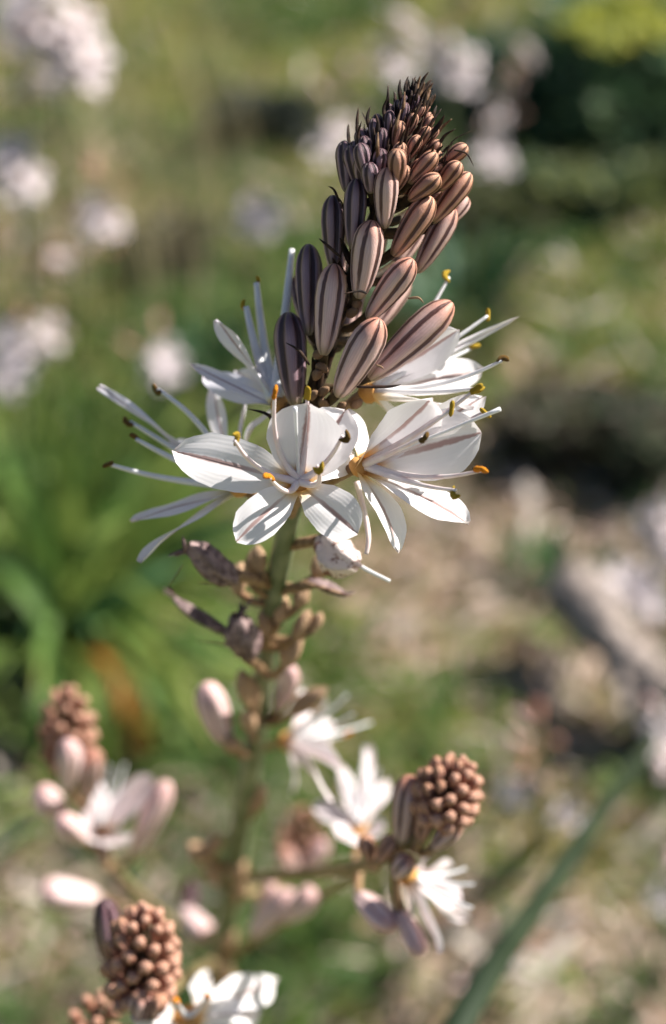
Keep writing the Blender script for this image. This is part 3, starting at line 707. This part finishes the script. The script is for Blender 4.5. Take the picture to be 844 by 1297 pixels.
far_asphodel([G(840, 1240), P(842, 1190, 960), P(840, 1140, 900), P(845, 1110, 880)], 'low asphodel with a pale mauve bloom beside the long leaning blade',
             FP([(840, 1138)], 900), near_pts([(846, 1115)], 900, ('bud_pale',)), fsize=.014)
far_asphodel([G(622, 1290), P(625, 1260, 1010), P(625, 1215, 960), P(628, 1190, 940)], 'low asphodel bearing only pinkish-brown buds beneath the branch with white blooms',
             [], near_pts([(612, 1225), (625, 1215), (640, 1205), (632, 1195), (618, 1240), (605, 1235)], 955, ('bud_pale', 'bud', 'bud_head')))

# ================================================================ main asphodel
_P, _PX = P, PX
def DD(d): return d if d < 316 else 316 + (d - 316) * 3.0      # the stalk leans away below the blooms
def P(x, y, d): return _P(x, y, DD(d))
def PX(n, d): return _PX(n, DD(d))
AX = [(262, 1297, 386), (285, 1180, 369), (300, 1080, 354), (320, 960, 338), (331, 880, 328), (346, 760, 308), (362, 680, 288), (380, 600, 274), (400, 490, 267), (432, 390, 264), (468, 290, 261), (500, 205, 259.5), (522, 150, 258.5)]
AW = [P(*a) for a in AX]
low = AW[0]; gnd = Vector((low.x - .012, low.y + .012, 0)); gnd.z = hfun(gnd.x, gnd.y) - .006
plant = thing('asphodel', gnd, 'sharp white asphodel with striped pink buds, brown-tipped spike, side branches and open blooms', 'flower')
stempts = [gnd, gnd.lerp(low, .35) + Vector((.006, 0, 0)), gnd.lerp(low, .7) + Vector((.004, 0, 0))] + AW
pp = catmull(stempts, 8); m = len(pp); rr = []
for p in pp:
    x, y, d = pix(p); z = p.z
    r = lerp_table([(-9999, 3), (150, 3), (300, 6), (480, 9), (600, 12), (700, 14), (880, 13.5), (1000, 14), (1297, 15), (99999, 15)], y) / FPX * d if z > .4 else .0038
    rr.append(r)
cut = next(i for i, p in enumerate(pp) if p.z > .5 and pix(p)[1] < 560)
vs_, fs = tube(pp[:cut + 1], rr[:cut + 1], 16, .02); obj('stem', vs_, fs, M['stem'], plant, gnd.copy())
vs_, fs = tube(pp[cut - 1:], [r * 1.25 for r in rr[cut - 1:]], 12, .05); obj('raceme_axis', vs_, fs, M['axis'], plant, pp[cut].copy())

def axis_at(y):
    tab = sorted((a[1], a[0], a[2]) for a in AX)
    return lerp_table([(a, b) for a, b, c in tab], y), lerp_table([(a, c) for a, b, c in tab], y)
def AXP(y):
    y = max(150, min(1297, y)); x, d = axis_at(y); return P(x, y, d)

def mbud(b, t, wpx, mat, d0, d1, ped=True, roll=None, dy=10):
    """bud on the main raceme: base px, tip px, width px, depth offset (mm, + = behind the axis)"""
    ax, ad = axis_at(max(150, b[1])); B = P(b[0], b[1], ad + d0); T = P(t[0], t[1], ad + d1)
    o = bud(plant, B, T, PX(wpx, ad + d1), mat, roll)
    if ped:
        A = AXP(b[1] + dy); q = B + (T - B).normalized() * .0012
        stick('pedicel', [A, (A + B) / 2 + Vector((0, 0, -.001)), q], [.0009, .0008, .0010], M['axis'], o, 7, 1, 3)  # pedicels share the axis colour with its painted gap shade
    return o

big_buds = [
    ((374, 514), (365, 395), 45, 'bud_mauve_shade', -3, -5), ((410, 450), (424, 334), 43, 'bud', -7, -9), ((428, 502), (481, 404), 47, 'bud', -8, -15),
    ((468, 480), (573, 383), 46, 'bud', -4, -5), ((466, 404), (523, 328), 38, 'bud', -6, -11), ((455, 378), (472, 279), 42, 'bud', -8, -12),
    ((392, 425), (391, 309), 36, 'bud_mauve_shade', -2, -2), ((423, 338), (422, 247), 33, 'bud_mauve_shade', -2, -4), ((447, 316), (452, 226), 32, 'bud_mauve_shade', -6, -8),
    ((487, 289), (491, 212), 34, 'bud', -8, -12), ((498, 324), (547, 249), 36, 'bud_brown', -6, -9), ((528, 345), (575, 263), 34, 'bud', 0, -1),
    ((440, 244), (436, 178), 26, 'bud_mauve_shade', -1, -2), ((547, 282), (596, 219), 30, 'bud_brown', -1, -2), ((518, 254), (557, 222), 27, 'bud_brown', -7, -10),
    ((556, 240), (583, 205), 25, 'bud_brown', -3, -5), ((518, 232), (553, 193), 24, 'bud_brown', -7, -9), ((502, 232), (504, 189), 27, 'bud_brown', -9, -13),
    ((464, 224), (456, 181), 24, 'bud_mauve_shade', -7, -9), ((470, 245), (468, 205), 24, 'bud_mauve_shade', -8, -10), ((560, 209), (592, 184), 22, 'bud_brown', -1, -2),
    ((566, 285), (592, 250), 24, 'bud', 2, 3)]
for b, t, wp, mt, d0, d1 in big_buds: mbud(b, t, wp, mt, d0, d1)
# far side of the spike
for b, t, wp in (((402, 440), (380, 345), 36), ((440, 430), (450, 330), 38), ((470, 420), (515, 345), 38), ((430, 360), (420, 270), 33), ((470, 350), (480, 265), 34), ((500, 340), (540, 268), 33),
                 ((455, 280), (448, 205), 28), ((490, 270), (500, 200), 28), ((525, 270), (560, 215), 27)):
    mbud(b, t, wp, 'bud', 7, 11)

# the crowded tip
A = P(492, 232, 259.5); B = P(531, 116, 257)
def tipmat(t, o):  # left side of the tip takes the bud colour with painted shade
    if t > .80: return 'bud_mauve_shade' if o.dot(RGT) < .35 else 'bud_brown'
    return 'bud_mauve_shade' if o.dot(RGT) < -.25 else 'bud_brown'
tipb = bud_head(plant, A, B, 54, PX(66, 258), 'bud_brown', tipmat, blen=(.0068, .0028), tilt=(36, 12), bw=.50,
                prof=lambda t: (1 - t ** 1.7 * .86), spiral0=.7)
for (o, tip, d, L, oo, t) in tipb:
    if t > .15 and rnd.random() < .9:
        b = tip - d * L * rnd.uniform(.3, .8) + oo * L * .2; e = tip + (d * .75 + oo * .25 + Vector((rnd.uniform(-.3, .3), 0, rnd.uniform(-.1, .3)))) * (L * .3 + .0014 * rnd.uniform(.4, 1.4))
        bract(plant, b, e, .00050, .15, 'bract' if rnd.random() < .85 else 'bract_brown')
        s_ = oo.cross(d).normalized()
        for sg in (-1, 1): bract(plant, tip - d * L * 1.1 + s_ * sg * L * .32, tip - d * L * rnd.uniform(.0, .3) + s_ * sg * L * .36 + oo * L * .05, L * .10, .08, 'bract')  # side bracts, added partly to stand in for shade between the buds
axd = (B - A).normalized()
for i in range(30):
    a = i * 2.4; o1 = axd.orthogonal().normalized(); o2 = axd.cross(o1); oo = o1 * math.cos(a) + o2 * math.sin(a)
    b = A.lerp(B, .74 + .25 * i / 30) + oo * .0024 * (1 - i / 38); bract(plant, b, b + axd * rnd.uniform(.0022, .0042) + oo * rnd.uniform(.0002, .0014), .00055, .12, 'bract' if i % 5 else 'bract_brown')
for (a, b, dd, mt, ww) in (((430, 256), (416, 236), -5, 'bract', .0003), ((432, 326), (404, 302), -9, 'bract', .0003), ((517, 378), (537, 384), -10, 'bract_brown', .00024), ((392, 462), (362, 434), -10, 'bract', .00032),
                           ((352, 548), (314, 518), -8, 'bract', .00045), ((452, 490), (508, 487), -12, 'bract', .0003), ((560, 216), (597, 166), -2, 'bract', .0002), ((575, 190), (600, 210), -6, 'bract', .0002), ((465, 372), (436, 372), -14, 'bract', .00025), ((476, 462), (486, 468), -18, 'bract_brown', .0002)):
    ad = axis_at(max(150, a[1]))[1]; bract(plant, P(a[0], a[1], ad + dd), P(b[0], b[1], ad + dd - 1), ww, .22, mt)
for i, (x, y) in enumerate(((400, 480), (415, 470), (440, 400), (405, 500), (392, 505), (425, 505), (450, 392), (412, 515), (445, 515), (430, 520), (398, 452), (452, 380))):   # scales at the bud bases
    ad = axis_at(y)[1]; p = P(x, y, ad - 5); link(bpy.data.objects.new('scale_leaf', SCALE), frame(p, Vector((rnd.uniform(-1, 1), -.5, .9)), 0, .0009, .0008, .003), plant)

for i in range(22):  # broad dark bracts added as the shade in the gaps along the axis
    y = 240 + i * 12.5; x, ad = axis_at(y); sx = (-1) ** i * rnd.uniform(4, 20)
    bract(plant, P(x + sx * .3, y + 14, ad - 1), P(x + sx * 1.3, y - 26, ad - 4.5), .0008, .08, 'bract')
# ---- open flowers at the foot of the spike
def PT(x, y, d): return P(x, y, d)
S = lambda n, d=258: PX(n, d)
# front flower facing the camera
c1 = P(379, 612, 253)
flower(plant, c1, AXP(660), TC + Vector((0, 0, .15)), [
    (P(392, 511, 247), S(92), .0022, .30, .1), (P(438, 520, 252), S(74), .003, .25, -.1), (P(222, 571, 252), S(70), .0035, .22, -.15), (P(300, 685, 247), S(54), .004, .12, .1),
    (P(453, 676, 248), S(62), .0042, .10, .05), (P(448, 575, 262), S(44), .003, .2, 0)], [
    (P(348, 498, 243), Vector((-.003, 0, -.0035)), 'orange'), (P(389, 500, 247), Vector((.001, 0, -.001)), 'yellow'), (P(434, 552, 244), Vector((.001, 0, -.002)), 'dark_anther'),
    (P(297, 558, 243), Vector((-.002, 0, -.003)), 'yellow'), (P(342, 606, 243), Vector((.001, 0, -.0045)), 'orange'), (P(402, 590, 242), Vector((.003, 0, -.004)), 'yellow')], heart=.0017, style=P(374, 516, 244))
# right flower
c2 = P(457, 590, 256)
flower(plant, c2, AXP(650), TC * .6 + RGT * .75 + Vector((0, 0, .25)), [
    (P(505, 698, 249), S(52), .0030, .12, .2), (P(594, 663, 250), S(54), .0034, .12, .25), (P(610, 548, 250), S(86), .0030, .15, .2), (P(548, 505, 248), S(76), .0035, .3, .3),
    (P(612, 503, 263), S(46), .0025, .25, .1), (P(440, 520, 262), S(40), .002, .3, 0)], [
    (P(608, 597, 243), Vector((0, 0, -.0035)), 'orange'), (P(578, 621, 244), Vector((.001, 0, -.002)), 'yellow'), (P(536, 554, 243), Vector((-.001, 0, -.001)), 'dark_anther'),
    (P(602, 494, 247), Vector((0, 0, -.0014)), 'yellow'), (P(572, 519, 246), Vector((0, 0, -.001)), 'yellow'), (P(614, 522, 250), Vector((0, 0, -.001)), 'yellow')], heart=.0019, style=P(634, 518, 246))
# upper right flower, turned away to the right
c3 = P(468, 496, 268)
flower(plant, c3, AXP(560), RGT + TC * .15 + Vector((0, .1, .45)), [
    (P(582, 418, 266), S(58), .0022, .15, .3), (P(610, 470, 276), S(50), .003, .2, .2), (P(600, 520, 262), S(44), .002, .2, .2), (P(548, 420, 283), S(48), .003, .2, 0),
    (P(520, 560, 276), S(44), .002, .2, 0), (P(655, 402, 272), S(12), .001, .6, 0)], [
    (P(569, 351, 272), Vector((.001, 0, -.001)), 'yellow'), (P(618, 400, 271), Vector((0, 0, -.001)), 'yellow'), (P(636, 457, 262), Vector((.001, 0, -.0035)), 'dark_anther'), (P(604, 492, 259), Vector((0, 0, -.001)), 'yellow'),
    (P(600, 440, 280), Vector((0, 0, -.001)), 'yellow')], fm='filament_cool', heart=.0020)
# upper left flower, seen from behind
c4 = P(352, 512, 270)
flower(plant, c4, AXP(570), -RGT + Vector((0, .35, .5)), [
    (P(274, 405, 272), S(40), .0015, .25, -.35), (P(242, 461, 276), S(20), -.002, .4, .5), (P(262, 478, 288), S(40), .002, .2, 0), (P(300, 470, 290), S(34), .002, .2, 0),
    (P(312, 560, 284), S(26), .002, .2, .6), (P(330, 440, 288), S(36), .002, .2, 0)], [
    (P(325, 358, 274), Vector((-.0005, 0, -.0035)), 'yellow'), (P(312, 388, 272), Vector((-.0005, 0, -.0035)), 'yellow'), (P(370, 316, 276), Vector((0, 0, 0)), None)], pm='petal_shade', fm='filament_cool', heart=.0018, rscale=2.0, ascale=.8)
# left flower behind the front bloom
c5 = P(300, 616, 276)
flower(plant, c5, AXP(650), -RGT + Vector((0, .15, .30)) + TC * .25, [
    (P(166, 661, 276), S(34), .0020, .12, .4), (P(177, 712, 272), S(34), .0026, .15, .3), (P(126, 489, 282), S(16), .0012, .4, .6), (P(270, 490, 290), S(42), .002, .2, 0), (P(220, 560, 292), S(40), .002, .2, 0), (P(312, 500, 282), S(22), .001, .3, .8)], [
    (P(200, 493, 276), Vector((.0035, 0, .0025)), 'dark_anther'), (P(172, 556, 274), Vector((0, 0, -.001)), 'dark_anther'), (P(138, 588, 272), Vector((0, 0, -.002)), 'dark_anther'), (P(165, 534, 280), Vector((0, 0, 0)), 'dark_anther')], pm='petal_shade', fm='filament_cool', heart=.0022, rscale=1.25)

# ---- withered blooms, capsules and bracts down the stem
def withered(b, t, wd, mat, lob=4, curl=.2):
    """shrivelled bloom: a twisted, pinched tube with papery tips"""
    L = (t - b).length; d = (t - b).normalized(); o1 = d.orthogonal().normalized(); o2 = d.cross(o1); vs_, fs = [], []; n = 16; m_ = 10; ph = rnd.uniform(0, 6)
    for i in range(m_ + 1):
        q = i / m_; r = wd / 2 * lerp_table([(0, .35), (.2, .8), (.5, 1), (.75, .85), (.9, .6), (1, .35)], q)
        cpt = b + d * L * q + o1 * (math.sin(q * 3 + ph) * curl * wd)
        for k in range(n):
            a = 2 * math.pi * k / n; r2 = r * (1 + .28 * math.cos(lob * a + q * 2.2 + ph) + rnd.uniform(-.08, .08))
            vs_.append(cpt + o1 * (math.cos(a + q * 1.2) * r2) + o2 * (math.sin(a + q * 1.2) * r2 * .8))
    for i in range(m_):
        for k in range(n): a = i * n + k; e = i * n + (k + 1) % n; fs.append((a, e, e + n, a + n))
    fs.append(tuple(range(n))[::-1])
    w_ = obj('withered_flower', vs_, fs, M[mat], plant, b.copy())
    for q in range(0 if mat == 'withered_pale' else 4):
        e = t + d * L * rnd.uniform(.05, .22) + (o1 * rnd.uniform(-1, 1) + o2 * rnd.uniform(-1, 1)) * wd * .5
        stick('withered_tip', [b + d * L * .8, t, e], [wd * .10, wd * .12, wd * .03], M[mat], w_, 6, .4, 3)
    stick('pedicel', [AXP(pix(b)[1] + 12), b + d * .001], [.0012, .0011], M['pedicel'], w_, 7, 1, 2)
    return w_
withered(P(304, 730, 285), P(236, 698, 281), S(34, 284), 'withered')
withered(P(408, 680, 282), P(452, 716, 272), S(44, 280), 'withered_pale', 5)
withered(P(312, 838, 305), P(306, 775, 298), S(42, 302), 'withered')
withered(P(292, 806, 306), P(222, 756, 303), S(16, 305), 'withered', 3)
withered(P(388, 738, 294), P(440, 752, 292), S(14, 294), 'withered', 3)
stick('style', [P(438, 704, 276), P(462, 720, 273), P(494, 736, 271)], [.0004, .00035, .0003], M['filament_cool'], plant)
stick('style', [P(452, 610, 262), P(463, 655, 263), P(467, 682, 262), P(464, 702, 262)], [.00055, .0005, .0004], M['filament'], plant)
for a, b, dd, ww in (((232, 715), (212, 744), 283, .00022), ((212, 744), (222, 752), 284, .0003), ((300, 740), (250, 738), 290, .0003), ((384, 738), (446, 756), 290, .0004), ((310, 830), (250, 812), 306, .0003), ((345, 905), (300, 930), 330, .0006), ((365, 880), (410, 905), 329, .0007)):
    bract(plant, P(a[0], a[1], dd), P(b[0], b[1], dd), ww, .12, 'bract_brown')
caps = [(318, 742, 322, 694, 24), (300, 752, 306, 712, 26), (330, 726, 326, 690, 20), (402, 732, 408, 702, 26), (378, 770, 384, 738, 22), (372, 810, 392, 772, 20), (360, 846, 382, 800, 24), (352, 790, 360, 752, 20), (394, 800, 408, 776, 16), (338, 806, 332, 772, 20),
        (312, 890, 306, 848, 22), (322, 898, 322, 852, 20), (318, 925, 314, 898, 22), (366, 906, 414, 872, 24), (322, 1030, 330, 992, 22), (300, 946, 288, 938, 22),
        (298, 1118, 306, 1082, 24), (262, 1092, 240, 1068, 22), (276, 1118, 262, 1096, 22), (300, 1140, 308, 1110, 20), (284, 1205, 294, 1172, 20), (276, 1240, 288, 1206, 22), (280, 1268, 296, 1232, 22), (262, 1086, 282, 1058, 18)]
for (x0, y0, x1, y1, wp) in caps:
    ax, ad = axis_at(y0); off = (x0 - ax) * .10
    dd = ad - 3.0 - rnd.uniform(0, 3); b = P(x0, y0, dd); t = P(x1, y1, dd - 2)
    o = link(bpy.data.objects.new('seed_capsule', CAPS), frame(b, t - b, rnd.uniform(0, 6), PX(wp, dd) / 2, PX(wp, dd) / 2, (t - b).length), plant)
    A_ = AXP(y0 + 8); stick('pedicel', [A_, (A_ + b) / 2 + Vector((0, 0, -.0015)), b + (t - b) * .1], [.0011, .0009, .0010], M['pedicel'], o, 7, 1, 3)

# ---- lower blooms and buds on the main stem
def sbud(b, t, wp, dd, mat='bud_pale', to=None, dt=-3):
    B = P(b[0], b[1], dd); T = P(t[0], t[1], dd + dt); o = bud(plant, B, T, PX(wp, dd), mat)
    A_ = to if to is not None else AXP(b[1] + 12)
    stick('pedicel', [A_, (A_ + B) / 2 + Vector((0, 0, -.002)), B + (T - B) * .08], [.0011, .0010, .0012], M['pedicel'], o, 7, 1, 4)
sbud((286, 942), (260, 866), 42, 331)
sbud((352, 900), (370, 845), 30, 330)
FACE = TC
def lowfl(x, y, d, face, tips, to, st=(), wd=34, mat='petal_far', heart=.0026):
    flower(plant, P(x, y, d), to, face, [(P(a, b, d + e), PX(w_ or wd, d), .003, .2, rnd.uniform(-.2, .2)) for a, b, e, w_ in tips], [(P(a, b, d + e), Vector((0, 0, -.002)), c_) for a, b, e, c_ in st], pm=mat, fm='filament_cool', heart=heart)
lowfl(366, 938, 333, RGT + TC * .6 + Vector((0, 0, .2)), [(430, 965, -6, 42), (420, 1015, -8, 40), (412, 888, -4, 40), (385, 875, 6, 34), (425, 920, 12, 34), (370, 1005, 10, 30)], AXP(960), [(448, 905, -2, None), (440, 930, -2, 'orange'), (440, 880, 0, None), (470, 915, 4, None)])
# ---- branches
def branch(pts, r0, r1): stick('branch', pts, [r0, (r0 + r1) / 2, r1], M['branch'], plant, 10, 1, 8, .03)
# right branch with its bud head
br_r = [AXP(1112), P(370, 1108, 345), P(450, 1098, 325), P(510, 1072, 312), P(545, 1035, 306)]; branch(br_r, .0018, .0013)
bud_head(plant, P(548, 1040, 306), P(588, 962, 299), 52, PX(46, 304), 'bud_head', lambda t, o: 'bud_brown' if o.dot(RGT) < -.55 else 'bud_head', blen=(.0062, .0036), tilt=(72, 14), bw=.60)
sbud((508, 1068), (520, 982), 40, 308, 'bud', P(500, 1080, 314)); sbud((532, 1066), (545, 1010), 30, 304, 'bud_brown', P(520, 1070, 312)); sbud((548, 1075), (580, 1042), 30, 304, 'bud', P(525, 1070, 311)); sbud((480, 1090), (500, 1060), 26, 312, 'bud_brown', P(470, 1095, 320))
sbud((470, 1088), (462, 1060), 24, 316, 'capsule' if False else 'bud_brown', P(470, 1095, 320)); sbud((500, 1110), (520, 1085), 30, 308, 'bud', P(500, 1080, 314))
lowfl(520, 1110, 319, TC * .3 + RGT * .8 + Vector((0, 0, -.3)), [(556, 1208, -4, 40), (585, 1140, 2, 34), (508, 1190, 0, 34), (570, 1098, 8, 34), (535, 1085, 4, 26), (590, 1165, 10, 28)], P(505, 1078, 313), [(600, 1120, 0, None), (598, 1150, -4, None), (590, 1100, 2, None)])
sbud((452, 1132), (500, 1176), 36, 322, 'bud_pale', P(455, 1100, 326)); sbud((505, 1150), (535, 1210), 30, 320, 'bud_pale', P(500, 1100, 314))
lowfl(455, 1052, 340, TC * .4 + Vector((.1, 0, 1)), [(432, 968, 2, 20), (470, 945, 4, 18), (492, 990, 6, 22), (398, 1020, 2, 30), (430, 1062, -4, 40), (486, 1052, -2, 30)], P(450, 1098, 326), [(440, 985, 0, None), (462, 945, 3, None), (480, 975, -2, None)])
# second right branch, lower, running up behind
branch([AXP(1222), P(330, 1185, 362), P(400, 1140, 352), P(450, 1108, 342)], .0017, .0011)
sbud((318, 1185), (372, 1130), 36, 358, 'bud_pale', P(320, 1190, 363)); sbud((360, 1165), (396, 1128), 34, 352, 'bud_pale', P(360, 1165, 358)); sbud((330, 1170), (345, 1120), 26, 362, 'bud_pale', P(330, 1185, 363))
# branch with the reddish bud head behind the stem
branch([AXP(1135), P(340, 1125, 372), P(378, 1105, 385)], .0015, .0011)
bud_head(plant, P(382, 1108, 386), P(384, 1024, 380), 30, PX(32, 384), 'bud_head', None, blen=(.0085, .0050), tilt=(45, 10), bw=.46)
sbud((385, 1110), (412, 1065), 26, 382, 'bud_pale', P(380, 1106, 385)); sbud((375, 1112), (358, 1075), 26, 380, 'bud', P(378, 1106, 385))
# lower left branch with the sharp bud head
branch([AXP(1215), P(240, 1235, 350), P(205, 1262, 325), P(182, 1268, 315)], .0018, .0014)
bud_head(plant, P(176, 1272, 316), P(182, 1150, 303), 64, PX(51, 310), 'bud_head', lambda t, o: 'bud_brown' if o.dot(RGT) < -.75 else 'bud_head', blen=(.0068, .0040), tilt=(74, 12), bw=.60)
sbud((140, 1225), (133, 1140), 36, 318, 'bud_mauve_shade', P(178, 1262, 316)); sbud((172, 1290), (180, 1255), 30, 308, 'bud', P(184, 1285, 316)); sbud((195, 1285), (205, 1262), 24, 306, 'bud_brown', P(186, 1280, 315))
lowfl(238, 1290, 315, Vector((.45, -.25, 1)), [(350, 1243, 14, 56), (165, 1292, -10, 50), (290, 1330, -8, 46), (205, 1345, -6, 46), (262, 1238, 16, 36), (330, 1285, 8, 44)], P(222, 1250, 336), [(262, 1262, -8, 'orange'), (225, 1270, -10, 'orange')], mat='petal', heart=.0034)
stick('branch', [P(182, 1268, 316), P(178, 1320, 322), P(205, 1400, 340), AXP(1290)], [.0012, .0012, .0013], M['branch'], plant)
bud_head(plant, P(125, 1330, 330), P(122, 1272, 322), 22, PX(40, 325), 'bud_head', None, blen=(.006, .004), tilt=(70, 12), bw=.60)
stick('branch', [AXP(1290), P(170, 1360, 345), P(126, 1335, 331)], [.0014, .0012], M['branch'], plant)
# far left branch with its head and blooms
branch([AXP(1195), P(215, 1165, 376), P(150, 1105, 362), P(112, 1030, 352), P(92, 960, 347)], .0017, .0011)
bud_head(plant, P(90, 975, 347), P(82, 872, 340), 46, PX(37, 345), 'bud_head', lambda t, o: 'bud_brown' if o.dot(RGT) < -.5 else 'bud_head', blen=(.0066, .0040), tilt=(66, 14), bw=.60)
Q = P(105, 1020, 351)
sbud((85, 1000), (86, 938), 34, 340, 'bud_pale', Q); sbud((112, 1010), (118, 948), 32, 342, 'bud', Q); sbud((80, 1030), (50, 1000), 38, 345, 'bud_pale', P(125, 1060, 356)); sbud((105, 1065), (75, 1035), 34, 343, 'bud_pale', P(135, 1080, 358))
sbud((170, 1082), (212, 990), 36, 350, 'bud_pale', P(145, 1098, 361)); sbud((130, 1100), (128, 1060), 26, 352, 'bud', P(140, 1092, 360))
lowfl(128, 1055, 350, TC * .5 + Vector((.3, 0, 1)), [(192, 982, -4, 36), (105, 1020, -4, 34), (150, 1010, 4, 30), (100, 1060, -6, 30), (160, 1070, -6, 36), (120, 985, 4, 24)], P(140, 1090, 360), [(140, 970, 0, None), (158, 968, 2, None), (120, 962, 0, None)])
sbud((128, 1138), (52, 1128), 42, 372, 'bud_pale', P(200, 1155, 375)); sbud((232, 1150), (262, 1185), 34, 372, 'bud_pale', P(240, 1172, 376)); sbud((236, 1168), (242, 1115), 24, 374, 'bud_mauve_shade', P(240, 1174, 376))
